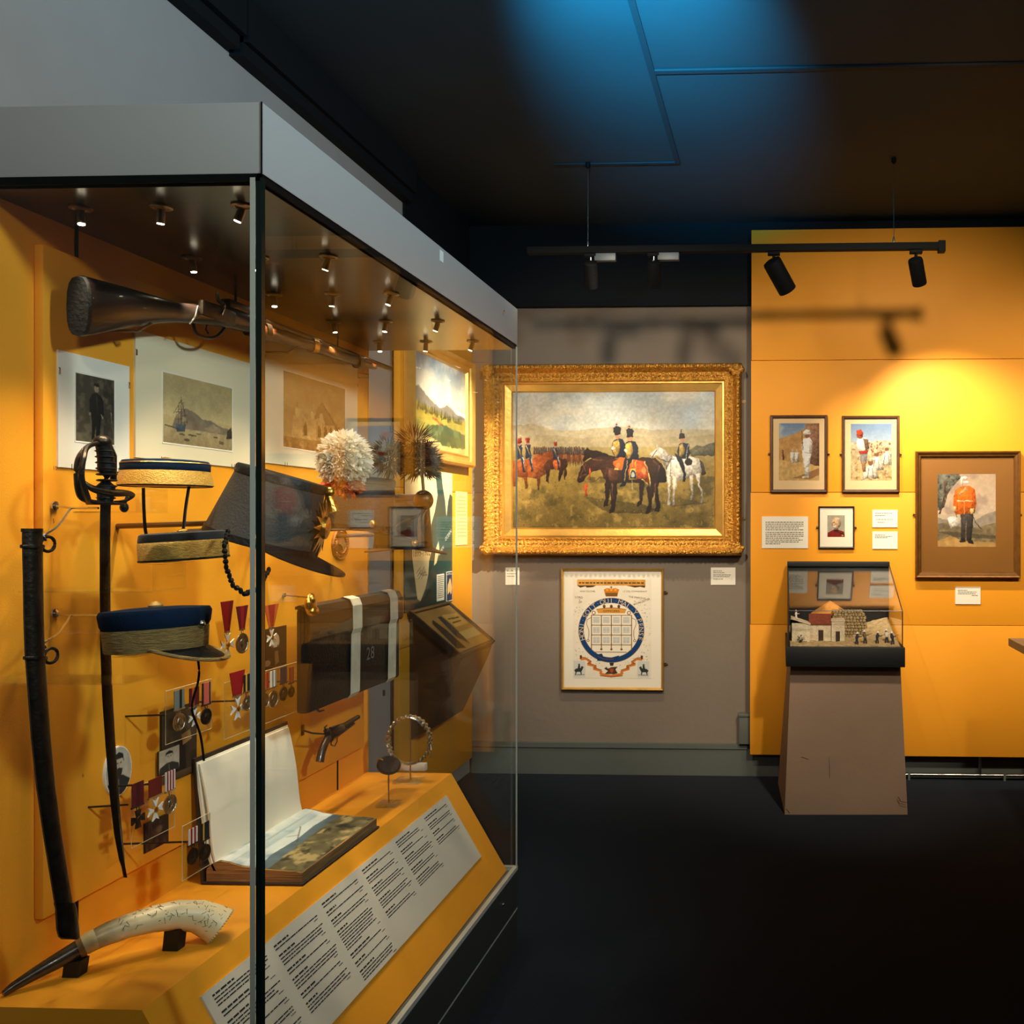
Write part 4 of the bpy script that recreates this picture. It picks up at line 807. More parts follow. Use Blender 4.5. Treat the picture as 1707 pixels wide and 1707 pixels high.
# ================================================================== PLINTH WITH THE DIORAMA
t = thing('diorama_plinth', 'taupe tapered plinth with black tray and glass hood in front of the orange wall', 'plinth', (.33, 4.85, 0))
b0, b1 = RZ(1308, 1358, 0), RZ(1513, 1358, 0); u0, u1 = RY(1318, 1111, 4.69), RY(1501, 1111, 4.69)
zt1 = .762
B = [(b0.x, b0.y, 0), (b1.x, b1.y, 0), (b1.x+.02, 5.17, 0), (b0.x-.035, 5.17, 0)]; T = [(u0.x, 4.69, zt1), (u1.x, 4.69, zt1), (u1.x+.012, 5.13, zt1), (u0.x-.01, 5.13, zt1)]
MB().add(B+T, [(3, 2, 1, 0), (4, 5, 6, 7), (0, 1, 5, 4), (1, 2, 6, 5), (2, 3, 7, 6), (3, 0, 4, 7)]).build('column', TAUPE, t, False)
for (xa_, ya_, xb_, yb_, wd_) in ((1382, 1262, 1383, 1297, .0016), (1336, 1262, 1348, 1266, .003), (1497, 1328, 1501, 1336, .004), (1501, 1336, 1512, 1338, .003), (1310, 1348, 1316, 1355, .003)):
    def onf(px, py):
        f_ = (py-1111)/(1358-1111); Yq = 4.69+(b0.y-4.69)*f_; return RY(px, py, Yq-.0012)
    MB().tube([onf(xa_, ya_), onf((xa_+xb_)/2+.5, (ya_+yb_)/2), onf(xb_, yb_)], wd_*.5, 5).build('scuff_mark', mat('scuff', (66, 52, 42), .9), t)
l0, l1 = RY(1310, 1079, 4.59), RY(1509, 1079, 4.59); TX0, TX1 = l0.x, l1.x; TZ = .862
MB().bbox((TX0, 4.59, .762), (TX1, 5.19, TZ), .003).build('tray', BLKBOX, t)
HX0, HX1, HY0, HY1 = TX0+.012, TX1-.012, 4.605, 5.185; HZ0, HZ1 = 1.046, 1.262
MB().prism([(HX0, HY0, TZ), (HX0, HY1, TZ), (HX0, HY1, HZ1), (HX0, HY0, HZ0)], (.006, 0, 0)).build('side_panel', BLKBOX, t, False)
MB().box((HX0, HY1-.012, TZ), (HX1, HY1, HZ1)).build('back_panel', BLKBOX, t, False)
MB().bbox((HX0, HY1-.05, HZ1-.016), (HX1, HY1, HZ1+.012), .003).build('top_rail', BLKBOX, t)
g = .004
MB().box((HX0+.007, HY0, TZ), (HX1, HY0+g, HZ0)).build('front_pane', THING, t, False)
MB().prism([(HX1, HY0+g, TZ), (HX1, HY1-.013, TZ), (HX1, HY1-.013, HZ1-.01), (HX1, HY0+g, HZ0)], (-g, 0, 0)).build('side_pane', THING, t, False)
HGL = glass_mat('hood_glass', (1, 1, 1), .07, .9)
MB().prism([(HX0+.007, HY0, HZ0), (HX0+.007, HY1-.013, HZ1-.006), (HX0+.007, HY1-.013, HZ1-.010), (HX0+.007, HY0, HZ0-g)], (HX1-HX0-.007, 0, 0)).build('top_pane', HGL, t, False)
MB().tube([(HX1, HY0, TZ), (HX1, HY0, HZ0)], .003, 8).tube([(HX1, HY0, HZ0), (HX1, HY1-.02, HZ1-.004)], .003, 8).tube([(HX0+.006, HY0, HZ0), (HX1, HY0, HZ0)], .0018, 8).build('hood_edge', mat('hood_edge_metal', (70, 74, 70), .3, metal=.6), t)
# diorama on the tray
EARTH = mat('diorama_sand', (196, 172, 128), .9, var=.25, vscale=40, bump=1.0, bscale=120, spec=.1)
STUC = mat('model_plaster', (222, 206, 172), .85, var=.15, vscale=40, bump=.6, bscale=150)
STONE = mat('model_stone', (176, 152, 108), .9, var=.45, vscale=60, bump=1.0, bscale=110)
REDR = mat('model_red_roof', (132, 62, 40), .8, var=.2, vscale=50, bump=.5, bscale=150); ORR = mat('model_orange_roof', (214, 148, 74), .8, var=.1, vscale=40); DOOR = mat('model_door', (60, 46, 32), .8)
gx0, gx1, gy0, gy1 = HX0+.010, HX1-.010, HY0+.012, HY1-.02; NX, NY = 36, 26; rr = np.random.default_rng(3); vs = []
def gz(x, y):
    a = (x-gx0)/(gx1-gx0); b = (y-gy0)/(gy1-gy0)
    return TZ+.004 + .028*b + .045*max(0, a-.45)*b*2 + .012*math.sin(7*a+1)*b
mb = MB()
for j in range(NY):
    for i_ in range(NX):
        x = gx0+(gx1-gx0)*i_/(NX-1); y = gy0+(gy1-gy0)*j/(NY-1); vs.append((x, y, gz(x, y)+rr.normal()*.0018))
for i_ in range(NX):
    x = gx0+(gx1-gx0)*i_/(NX-1); vs.append((x, gy0, TZ+.0005))
mb.add(vs, [(j*NX+i_, j*NX+i_+1, (j+1)*NX+i_+1, (j+1)*NX+i_) for j in range(NY-1) for i_ in range(NX-1)] + [(NY*NX+i_, NY*NX+i_+1, i_+1, i_) for i_ in range(NX-1)])
tag(mb.build('diorama_ground', EARTH), 'sandy rough ground of the little battle model under the glass hood', 'model ground')
def QY(px, Y): return RY(px, 1000, Y).x
def model_house(name, label, xa, xb, ya, yb, za, hw, roof, rm, doors=()):
    t = thing(name, label, 'model house', ((xa+xb)/2, (ya+yb)/2, za), 'model buildings in the diorama')
    MB().box((xa, ya, za-.012), (xb, yb, za+hw)).build('walls', STUC, t, False)
    if roof == 'mono': MB().prism([(xa-.004, ya-.006, za+hw), (xa-.004, yb+.004, za+hw+.004), (xa-.004, yb+.004, za+hw+.022), (xa-.004, ya-.006, za+hw+.004)], (xb-xa+.008, 0, 0)).build('roof', rm, t, False)
    elif roof == 'gable': MB().prism([(xa-.004, ya-.008, za+hw), (xa-.004, yb+.006, za+hw), (xa-.004, (ya+yb)/2, za+hw+.05)], (xb-xa+.008, 0, 0)).build('roof', rm, t, False)
    elif roof == 'slope': MB().prism([(xa-.004, ya-.004, za+hw+.022), (xb+.004, ya-.004, za+hw-.008), (xb+.004, ya-.004, za+hw-.002), (xa-.004, ya-.004, za+hw+.03)], (0, yb-ya+.008, 0)).build('roof', rm, t, False)
    else: MB().box((xa-.002, ya-.003, za+hw), (xb+.002, yb, za+hw+.008)).build('parapet', STUC, t, False)
    for xd, wd, hd in doors: MB().box((xd-wd/2, ya-.0015, za-.006), (xd+wd/2, ya+.001, za+hd)).build('door', DOOR, t, False)
Y1 = 4.72
model_house('model_shed', 'plain plaster shed with lean-to roof at the left end of the diorama', QY(1320, Y1), QY(1350, Y1), Y1, Y1+.1, gz(.1, Y1), .095, 'slope', STUC)
model_house('model_cottage', 'model cottage with dark red pitched roof in the diorama', QY(1350, Y1+.04), QY(1385, Y1+.04), Y1+.04, Y1+.17, gz(.2, Y1+.04), .085, 'gable', REDR, [(QY(1369, Y1), .026, .055)])
model_house('model_blockhouse', 'small flat-roofed white model house with dark doorway in the diorama', QY(1386, Y1+.04), QY(1408, Y1+.04), Y1+.04, Y1+.13, gz(.3, Y1+.04), .105, 'flat', STUC, [(QY(1397, Y1+.02), .022, .052)])
# stone wall of separate blocks
t = thing('model_stone_wall', 'rough stone wall of the model fort behind the white houses', 'model wall', (QY(1420, 4.85), 4.88, gz(.4, 4.88)))
xa, xb = QY(1388, 4.86), QY(1446, 4.86); k = 0; zb0 = gz(.45, 4.86)-.01
for r in range(9):
    x = xa + .006*(r % 2)
    while x < xb - .01 - .0045*max(0, r-4):
        wd = random.uniform(.014, .024); MB().bbox((x, 4.865+random.uniform(-.004, .003), zb0+r*.0165), (min(x+wd-.0015, xb), 4.92, zb0+(r+1)*.0165-.0015), .003).build('stone', STONE, t); x += wd
t = thing('model_rotunda', 'round model pavilion with conical orange roof behind the stone wall', 'model house', (QY(1384, 5.0), 5.0, .90), 'model buildings in the diorama')
cx_, cy_ = QY(1384, 5.02), 5.02; ez = RY(1384, 1022, 5.02).z; az = RY(1384, 1001, 5.02).z
MB().lathe([(.088, .88), (.088, ez-.03)], 12, (cx_, cy_, 0)).build('drum', STUC, t, False)
MB().lathe([(.108, ez-.006), (.108, ez), (.09, ez+.012), (.0, az)], 8, (cx_, cy_, 0)).build('roof', ORR, t, False)
MB().lathe([(.003, az-.002), (.005, az+.006), (.001, az+.016)], 8, (cx_, cy_, 0)).build('finial', ROD, t)
for k in range(8):
    a_ = 2*math.pi*k/8+.2; MB().tube([(cx_+.095*math.cos(a_), cy_+.095*math.sin(a_), ez-.034), (cx_+.095*math.cos(a_), cy_+.095*math.sin(a_), ez)], .004, 6).build('post', STUC, t)
MB().lathe([(.10, ez-.036), (.10, ez-.028)], 12, (cx_, cy_, 0)).build('gallery', STUC, t, False)
def figurine(px, Y, s, label, cols, lean=0.0):
    x = QY(px, Y); z = gz(x, Y)-.001; t = thing('model_soldier', label, 'figurine', (x, Y, z), 'model soldiers in the diorama')
    H = .036*s; s = s*1.0; m1, m2 = cols
    MB().tube([(x-.003*s, Y, z), (x-.002*s, Y, z+H*.25), (x, Y, z+H*.5)], [.002*s, .0025*s, .003*s], 6).tube([(x+.004*s, Y+.001, z), (x+.003*s, Y, z+H*.25), (x, Y, z+H*.5)], [.002*s, .0025*s, .003*s], 6).build('trousers', m1, t)
    MB().tube([(x, Y, z+H*.46), (x+lean*.5, Y, z+H*.64), (x+lean, Y, z+H*.84)], [.004*s, .0055*s, .0035*s], 8).tube([(x+lean, Y-.003, z+H*.8), (x+lean+.007*s, Y-.004, z+H*.66), (x+lean+.013*s, Y-.005, z+H*.7)], .0017*s, 6).build('tunic', m2, t)
    MB().sphere((x+lean, Y, z+H*.92), .0036*s, 8, 6).build('head', mat('model_skin', (170, 120, 90), .8), t)
    MB().lathe([(.0062*s, H*.95), (.0036*s, H*.98), (.0030*s, H*1.06), (.0008, H*1.10)], 8, (x+lean, Y, z)).build('helmet', CARD, t)
    MB().tube([(x+lean-.004, Y-.005, z+H*.60), (x+lean+.022*s, Y-.006, z+H*.82)], .0009, 5).build('model_rifle', DOOR, t)
dk, kh, wh = mat('model_blue', (48, 54, 66), .8), mat('model_khaki', (120, 104, 74), .8), CARD
figurine(1428, 4.66, 1.67, 'dark blue model soldier, leftmost in the diorama skirmish line', (dk, dk), .004)
figurine(1442, 4.68, 1.81, 'model soldier in dark trousers kneeling second from left in the skirmish line', (dk, kh), -.004)
figurine(1462, 4.67, 1.67, 'third model soldier in the diorama skirmish line', (dk, dk), .004)
figurine(1478, 4.68, 1.89, 'fourth model soldier standing in white tunic near the hood corner', (dk, wh), -.003)
figurine(1488, 4.65, 1.74, 'rightmost model soldier by the glass hood corner', (dk, dk), -.006)
t0_ = figurine(1327, 4.83, 1.32, 'pale model soldier standing behind the shed roof at left', (wh, wh), 0)
# the lookout stands on a rise behind the shed
o = [q for q in bpy.data.objects if q.get('label') == 'pale model soldier standing behind the shed roof at left'][0]; o.location.z += .096
tag(MB().box((o.location.x-.03, 4.825, TZ+.004), (o.location.x+.03, 4.87, o.location.z+.001)).build('model_platform', STUC, None, False), 'small plaster platform under the lone pale model soldier', 'model wall')
mb = MB()
for k in range(60):
    p = Vector((QY(1336, 4.68)+random.gauss(0, .008), 4.685+random.gauss(0, .006), gz(.1, 4.68)+abs(random.gauss(0, .014)))); d = Vector((random.gauss(0, 1), random.gauss(0, 1), random.random()+.3)).normalized()*.012
    mb.add([p, p+d+Vector((.003, 0, 0)), p+d-Vector((.003, 0, 0))], [(0, 1, 2)])
tag(mb.build('model_bush', mat('model_leaf', (54, 60, 40), .9)), 'dark green model bush in front of the plaster shed', 'model bush')

# ================================================================== THINGS IN THE GLASS CASE
CP = SIDEPL(BX)                                                     # face of the mounting board
def board_rect(xa, ya, xb, yb, X=BX):                               # pixel box -> (Y centre, Z centre, width, height) on plane X
    p0, p1 = RX(xa, (ya+yb)/2, X), RX(xb, (ya+yb)/2, X); xm = (xa+xb)/2
    zt_, zb_ = RX(xm, ya, X).z, RX(xm, yb, X).z
    return (p0.y+p1.y)/2, (zt_+zb_)/2, p1.y-p0.y, zt_-zb_
def clip(pl, a, b, t):
    MB().tube([pl.p(a, b+.008, .001), pl.p(a, b+.006, .006), pl.p(a, b-.006, .006)], .0012, 6).build('clip', ROD, t)
def mounted_print(outer, inner, name, label, mm, cvs, cat='print', thick=.004, cn=(.0, .0)):
    y, z, w_, h_ = board_rect(*outer); pl = CP.at(y, z); t = thing(name, label, cat, pl.p(0, -h_/2))
    pbox(MB(), pl, -w_/2, w_/2, -h_/2, h_/2, 0, thick).build('mount', mm, t, False)
    y2, z2, w2, h2 = board_rect(*inner); frame_rails(CP.at(y2, z2), w2+.006, h2+.006, [(0, 0), (0, thick+.0012), (.003, thick+.0004), (.003, 0)], MOUNTW, t, 'bevel', False)
    canvas('picture', CP.at(y2, z2), w2, h2, cvs, PRINTM, t, thick+.0006)
    for a in (-w_/2+.002, w_/2-.002): clip(pl, a, h_*.32, t)
    for a in (-.3*w_, .3*w_): MB().tube([pl.p(a-.006, -h_/2+.008, .005), pl.p(a-.006, -h_/2-.003, .005), pl.p(a+.006, -h_/2-.003, .005), pl.p(a+.006, -h_/2+.008, .005)], .0007, 5).build('hook', ROD, t)
    return t
def paint_soldier():
    cv = Cv(80, 112, (70, 62, 48)); cv.model = .5; cv.tint(cv.full(), (104, 92, 70), 6, .48, 5, .8); cv.poly([(0, .86), (1, .9), (1, 1), (0, 1)], (96, 86, 66), 1, .2, 10); cv.tint((cv.X > .7)*1., (44, 40, 32), 8, .4, 6, .7)
    D = (26, 24, 22); cv.poly([(.4, .27), (.5, .24), (.62, .27), (.70, .36), (.72, .56), (.64, .60), (.62, .74), (.60, .95), (.50, .95), (.50, .74), (.46, .95), (.40, .95), (.40, .70), (.38, .58), (.34, .54), (.34, .36)], D); cv.line([(.52, .28), (.54, .55)], .02, (66, 60, 50)); cv.ell(.52, .185, .06, .055, (150, 130, 100)); cv.poly([(.45, .14), (.47, .10), (.58, .10), (.59, .15)], D); cv.ell(.35, .57, .03, .02, (140, 120, 92)); cv.poly([(.64, .55), (.72, .62), (.68, .64)], (176, 160, 128)); cv.line([(.9, .5), (.97, .85)], .02, (150, 136, 108)); return cv.finish(.95, 1.2, 24)
def paint_ship():
    cv = Cv(140, 96, (196, 172, 120)); cv.model = .3; cv.grad(0, (188, 164, 112), .6, (206, 184, 132)); cv.mottle(cv.full(), .04, 6); Z = zmap(1018, 1290, 1455, 1810)
    cv.poly([(.18, .56), (.3, .46), (.42, .49), (.55, .58), (.66, .58), (.8, .64), (1, .68), (1, .80), (.1, .80)], (124, 110, 92), .9, .15, 14); cv.poly([(.55, .72), (.7, .62), (.9, .72), (.75, .80)], (150, 134, 104), .8); cv.grad(.76, (176, 156, 112), 1, (150, 130, 90)); cv.mottle((cv.Y > .76)*1., .15, 26)
    cv.poly([(.16, .70), (.3, .70), (.29, .80), (.18, .82)], (72, 84, 88)); 
    for x, y0 in ((.20, .44), (.24, .30), (.285, .48)): cv.line([(x, y0), (x, .72)], .007, (70, 62, 50)); cv.line([(x-.04, y0+.1), (x+.04, y0+.08)], .006, (80, 70, 54)); cv.line([(x-.05, y0+.2), (x+.05, y0+.18)], .006, (80, 70, 54)); cv.poly([(x-.03, y0+.12), (x+.03, y0+.1), (x+.04, y0+.18), (x-.035, y0+.2)], (150, 134, 100), .7)
    cv.line([(.14, .56), (.24, .34)], .004, (80, 70, 54)); cv.line([(.24, .34), (.33, .70)], .004, (80, 70, 54)); cv.line([(.02, .74), (.2, .78)], .01, (70, 62, 50)); cv.poly([(.92, .70), (.98, .62), (1, .80), (.9, .82)], (66, 56, 44))
    for i in range(9): x = random.random(); y = random.uniform(.80, .95); cv.line([(x, y), (x+.07, y)], .014, (84, 72, 54))
    return cv.finish(.95, .8, 30)
def paint_ruin():
    cv = Cv(140, 120, (176, 140, 86)); cv.model = .5; cv.grad(0, (160, 128, 80), .5, (190, 156, 100)); cv.tint((cv.Y < .5)*1., (140, 110, 70), 4, .5, 5, .6)
    cv.poly([(.5, .42), (.58, .28), (.70, .40), (.9, .62), (1, .7), (1, .86), (.4, .86)], (120, 96, 66), .7, .1, 10)
    W = (206, 166, 104); cv.poly([(.12, .84), (.14, .56), (.2, .54), (.22, .44), (.28, .44), (.30, .54), (.36, .58), (.38, .48), (.46, .48), (.48, .56), (.52, .52), (.62, .50), (.64, .60), (.8, .58), (.84, .84)], W, 1, .14, 14)
    for x in (.30, .52, .62, .72): cv.poly([(x, .80), (x, .66), (x+.025, .61), (x+.05, .66), (x+.05, .80)], (92, 66, 40)); cv.line([(x-.012, .82), (x-.012, .58)], .008, (150, 112, 66))
    for x in (.2, .43, .58): cv.ell(x, .50, .03, .06, (222, 184, 120)); cv.line([(x, .44), (x, .38)], .006, (120, 90, 56))
    cv.grad(.85, (150, 110, 62), 1, (124, 88, 48)); cv.mottle((cv.Y > .8)*1., .25, 24); cv.tint((cv.Y > .8)*1., (196, 156, 96), 20, .55, 8, .6); cv.line([(.6, .3), (.86, .64), (.9, .58)], .006, (70, 52, 34)); return cv.finish(.95, 1.4, 26)
mounted_print((94, 597, 213, 783), (123, 628, 187, 738), 'portrait_photograph', 'small white-mounted photograph of a standing soldier at the case left end', MOUNTW, paint_soldier(), 'photograph')
mounted_print((223, 578, 419, 772), (269, 634, 384, 744), 'ship_print', 'cream-mounted print of a sailing ship under a hill, below the rifle stock', MOUNT, paint_ship())
mounted_print((438, 582, 594, 780), (470, 633, 573, 752), 'ruin_print', 'cream-mounted sepia print of a ruined palace, right of the glass corner', MOUNT, paint_ruin())

# --- rifle
XRf = -1.375
def stations(lst, X): return [(RX(px, (a+b)/2, X).y, (RX(px, a, X).z+RX(px, b, X).z)/2, abs(RX(px, a, X).z-RX(px, b, X).z)/2) for px, a, b in lst]
def oval_loft(mb, st, X, wx, n=16, sq=0.75):
    rings = []
    for (y, z, h), wd in zip(st, wx):
        r = []
        for k in range(n):
            c, s = math.cos(2*math.pi*k/n), math.sin(2*math.pi*k/n); r.append(Vector((X+wd*math.copysign(abs(c)**sq, c), y, z+h*math.copysign(abs(s)**sq, s))))
        rings.append(r)
    return mb.loft(rings)
t = thing('rifle', 'long dark walnut rifle mounted across the top of the case', 'rifle', RX(300, 540, XRf))
oval_loft(MB(), stations([(133, 459, 561), (138, 459, 561), (195, 475, 550), (235, 487, 543), (265, 496, 539), (290, 504, 538), (316, 506, 539), (345, 505, 541), (385, 512, 548), (420, 526, 556)], XRf), XRf, [.022, .023, .024, .022, .020, .018, .019, .022, .022, .019]).build('stock', GUNWOOD, t)
oval_loft(MB(), stations([(129, 460, 560), (134, 459, 561)], XRf), XRf, [.0225, .0235]).build('butt_plate', BLKLEATH, t)
oval_loft(MB(), stations([(415, 534, 560), (520, 567, 586), (600, 596, 612), (625, 606, 616)], XRf), XRf, [.018, .015, .012, .009], 12).build('fore_end', mat('walnut_brown', (84, 46, 22), .28, var=.3, vscale=20, coat=.4, stretch=(8, 1, 8)), t)
bs = stations([(345, 503, 516), (420, 522, 536), (520, 560, 571), (600, 591, 600), (651, 611, 619)], XRf); oval_loft(MB(), bs, XRf, [.013, .012, .010, .009, .0085], 14, 1).build('barrel', GUNSTEEL, t)
for px, a, b in ((440, 538, 564), (521, 563, 588), (598, 591, 615)):
    s = stations([(px-4, a-1, b-1), (px+4, a+1, b+1)], XRf); oval_loft(MB(), s, XRf, [.019 if px < 500 else .016]*2).build('barrel_band', GOLD if px == 521 else GUNSTEEL, t)
p = RX(365, 525, XRf); MB().bbox((XRf+.012, p.y-.10, p.z-.022), (XRf+.026, p.y+.03, p.z+.014), .006).build('lock_plate', DKSTEEL, t)
MB().tube([RX(366, 524, XRf+.024), RX(372, 508, XRf+.024), RX(364, 500, XRf+.02), RX(362, 486, XRf+.02)], [.007, .006, .005, .004], 8, sm=4).build('hammer', STEEL, t)
p = RX(395, 512, XRf); MB().bbox((XRf-.014, p.y-.05, p.z-.012), (XRf+.014, p.y+.05, p.z+.010), .004).build('rear_sight', GUNSTEEL, t)
MB().tube([RX(322, 539, XRf), RX(328, 556, XRf), RX(345, 563, XRf), RX(362, 560, XRf), RX(374, 547, XRf)], .0035, 8, sm=4).build('trigger_guard', GUNSTEEL, t)
MB().tube([RX(345, 540, XRf), RX(343, 549, XRf), RX(347, 556, XRf)], .0025, 6).build('trigger', GUNSTEEL, t)
MB().tube([RX(316, 540, XRf+.019), RX(326, 527, XRf+.024), RX(330, 510, XRf+.019)], .002, 6).build('wrist_collar', STEEL, t)
MB().tube([RX(597, 622, XRf), RX(597, 630, XRf), RX(614, 631, XRf), RX(614, 624, XRf)], .002, 6, closed=True).build('sling_swivel', ROD, t)
for px, py in ((230, 535), (480, 575)):
    p = RX(px, py, XRf); MB().tube([(BX, p.y, p.z-.02), (XRf, p.y, p.z-.022), (XRf+.03, p.y, p.z-.005)], .003, 6).build('wall_hook', ROD, t)

# --- sword
XS = -1.30
t = thing('sabre', 'unsheathed curved sabre with pierced steel hilt hanging point down', 'sword', RX(178, 1100, XS))
def flatblade(mb, pts, X, th):
    rings = []
    for px, py, hw in pts:
        a, b = RX(px-hw, py, X), RX(px+hw, py, X); c = (a+b)/2; rings.append([a, c+Vector((th, 0, 0)), b, c-Vector((th, 0, 0))])
    return mb.loft(rings)
flatblade(MB(), [(176, 838, 9), (175, 900, 9), (175, 980, 9), (176, 1080, 9), (179, 1160, 9), (184, 1240, 8.5), (190, 1320, 8), (197, 1390, 7), (203, 1432, 5), (209, 1463, .6)], XS, .004).build('blade', DKSTEEL, t)
mb = MB(); pts = [RX(x, y, XS) for x, y in ((172, 742), (176, 762), (178, 785), (177, 810), (175, 838))]
mb.tube(pts, [.013, .014, .0155, .0155, .013], 14)
for k in range(9):
    f = k/8; x = 174+4*math.sin(f*2.4); y = 752+f*78; p = RX(x, y, XS); mb.lathe([(.0135+.002*math.sin(f*3), -.002), (.0165+.002*math.sin(f*3), 0), (.0135+.002*math.sin(f*3), .002)], 14, p)
mb.build('grip', BLKLEATH, t)
MB().sphere(RX(171, 736, XS), (.016, .016, .012), 12, 8).tube([RX(180, 740, XS), RX(188, 760, XS), RX(189, 800, XS)], [.006, .007, .006], 8).build('pommel', DKSTEEL, t)
for ox, k in ((0, 0), (.022, 8), (-.020, 5)):
    MB().tube([RX(166, 738, XS), RX(146, 745, XS+ox*.4), RX(131+k, 765, XS+ox), RX(128+k, 795, XS+ox), RX(133+k*1.5, 826, XS+ox*.7), RX(150, 836, XS), RX(172, 838, XS)], [.004, .0045, .005, .005, .005, .005, .004], 8, sm=6).build('knuckle_bow', DKSTEEL, t)
for ox, k in ((.03, 0), (.018, 9), (-.015, -6)):
    MB().tube([RX(134, 800, XS+ox*.3), RX(155, 814+k*.4, XS+ox), RX(185, 820+k*.5, XS+ox), RX(212, 822+k*.3, XS+ox*.5), RX(222, 826, XS), RX(205, 836, XS), RX(176, 838, XS)], .0034, 8, sm=6).build('guard_bar', DKSTEEL, t)
MB().lathe([(.03, 0), (.032, .003), (.012, .006)], 18, RX(176, 839, XS)-Vector((0, 0, .003))).build('guard_plate', DKSTEEL, t)
MB().sphere(RX(207, 846, XS), (.008, .008, .010), 8, 6).tube([RX(207, 842, XS), RX(212, 828, XS)], .003, 6).build('sword_knot', BLKLEATH, t)
# --- scabbard
XC = -1.285
t = thing('scabbard', 'dark steel sabre scabbard with two hanging rings at the case left end', 'scabbard', RX(60, 1200, XC))
def fl(mb, pts, X, th, n=12):
    rings = []
    for px, py, hw in pts:
        a, b = RX(px-hw, py, X), RX(px+hw, py, X); c = (a+b)/2; h = (b-a)/2
        rings.append([c+h*math.cos(2*math.pi*k/n)+Vector((th*math.sin(2*math.pi*k/n), 0, 0)) for k in range(n)])
    return mb.loft(rings)
fl(MB(), [(54, 882, 15), (54, 905, 15), (55, 960, 14.5), (56, 1030, 14.5), (58, 1090, 14.5), (63, 1160, 14), (68, 1230, 14), (76, 1310, 13.5), (87, 1390, 13), (100, 1470, 13), (110, 1530, 13)], XC, .010).build('sheath', DKSTEEL, t)
fl(MB(), [(53.5, 881, 15.6), (53.5, 887, 15.6)], XC, .0115).build('throat', DKSTEEL, t)
fl(MB(), [(107, 1505, 14.5), (110, 1515, 15), (113, 1550, 16.5), (115, 1562, 15), (116, 1566, 9)], XC, .012).build('chape', DKSTEEL, t)
for y, x in ((911, 54), (1097, 59)):
    fl(MB(), [(x, y-3, 16.5), (x, y, 17.5), (x, y+3, 16.5)], XC, .013).build('ring_band', DKSTEEL, t)
    c = RX(x+26, y-4, XC); MB().tube([c+Vector((0, .015*math.cos(2*math.pi*k/18), .013*math.sin(2*math.pi*k/18))) for k in range(18)], .0028, 8, closed=True).build('hanging_ring', DKSTEEL, t)
for y0_, lab in ((843, 'upper bent wire bracket holding sabre and scabbard'), (1022, 'lower bent wire bracket holding sabre and scabbard')):
    d_ = RX(90, y0_, BX+.002); t = thing('wire_bracket', lab, 'bracket', d_, 'wire brackets on the board')
    MB().lathe([(.009, 0), (.009, .004), (.003, .006)], 14, d_, (1, 0, 0)).build('wall_plate', STEEL, t)
    MB().tube([d_, RX(118, y0_+4, -1.36), RX(164, y0_+4, XS+.005)], .0022, 8).build('arm', STEEL, t)
    MB().tube([RX(118, y0_+4, -1.36), RX(98, y0_+32, -1.31), RX(84, y0_+43, -1.29), RX(73, y0_+50, -1.283), RX(76, y0_+58, -1.283)], .0022, 8, sm=4).build('branch_arm', STEEL, t)

# --- forage caps
def cap_matrix(px, py, X, tilt=(0, 0), lean=0): return Matrix.Translation(RX(px, py, X)) @ Matrix.Rotation(lean, 4, 'Z') @ Matrix.Rotation(tilt[0], 4, 'X') @ Matrix.Rotation(tilt[1], 4, 'Y')
def strap(t, pts, m=BLKLEATH, r=.0016, fl_=.0035, name='chin_strap'): MB().tube(pts, r, 6, flat=fl_, sm=5).build(name, m, t)
def acrylic_mount(label, p, drop, depth):
    t = thing('acrylic_stand', label, 'stand', p, 'clear acrylic stands for caps')
    w_ = .045
    MB().box((p.x-.02, p.y-w_, p.z-.004), (p.x+.02, p.y+w_, p.z-.001)).build('top', ACRYL, t, False)
    MB().box((p.x-.002, p.y-w_, p.z-drop), (p.x+.002, p.y+w_, p.z-.004)).build('front', ACRYL, t, False)
    MB().box((BX, p.y-w_, p.z-drop-.003), (p.x+.002, p.y+w_, p.z-drop)).build('shelf', ACRYL, t, False)
    return t
X1 = -1.28; M = cap_matrix(277, 810, X1) @ Matrix.Scale(.935, 4); sc = .092
t = thing('pillbox_cap', 'navy pillbox cap with plain gold band, top cap beside the sabre hilt', 'cap', M.translation)
MB(M).lathe([(.090, .0), (.093, .001), (.0865, .030), (.0855, .032)], 48).build('gold_band', mat('flat_gold_lace', (200, 152, 62), .5, metal=.35, var=.08, vscale=80, bump=.3, bscale=300), t)
MB(M).lathe([(.0845, .030), (.0860, .034), (.0865, .048), (.082, .055), (.05, .058), (.0, .059)], 48).build('crown', NAVY, t)
MB(M).lathe([(.085, .002), (.09, -.002), (.092, .002)], 48).build('lining_edge', BLKCLOTH, t)
MB(M).lathe([(.0857, .0475), (.0872, .049), (.0857, .0505)], 48, caps=False).build('piping', GOLD, t)
MB(M).lathe([(.012, .058), (.012, .060), (.006, .064)], 12).build('top_button', GOLD, t)
strap(t, [RX(x, y, X1+.06) for x, y in ((239, 813), (240, 850), (243, 888), (252, 915), (262, 929))]); strap(t, [RX(x, y, X1+.06) for x, y in ((315, 811), (309, 850), (305, 885), (296, 915), (284, 929), (262, 929))])
acrylic_mount('clear acrylic stand under the plain gold banded pillbox cap', M.translation-Vector((.03, 0, .0035)), .05, .2)
X2 = -1.15; M = cap_matrix(308, 932, X2, (.02, -.06)) @ Matrix.Scale(.86, 4)
t = thing('pillbox_cap', 'black pillbox cap with textured gold lace band under the navy pillbox', 'cap', M.translation)
MB(M).lathe([(.086, .0), (.088, .002), (.088, .039), (.087, .041)], 48).build('gold_band', LACE, t)
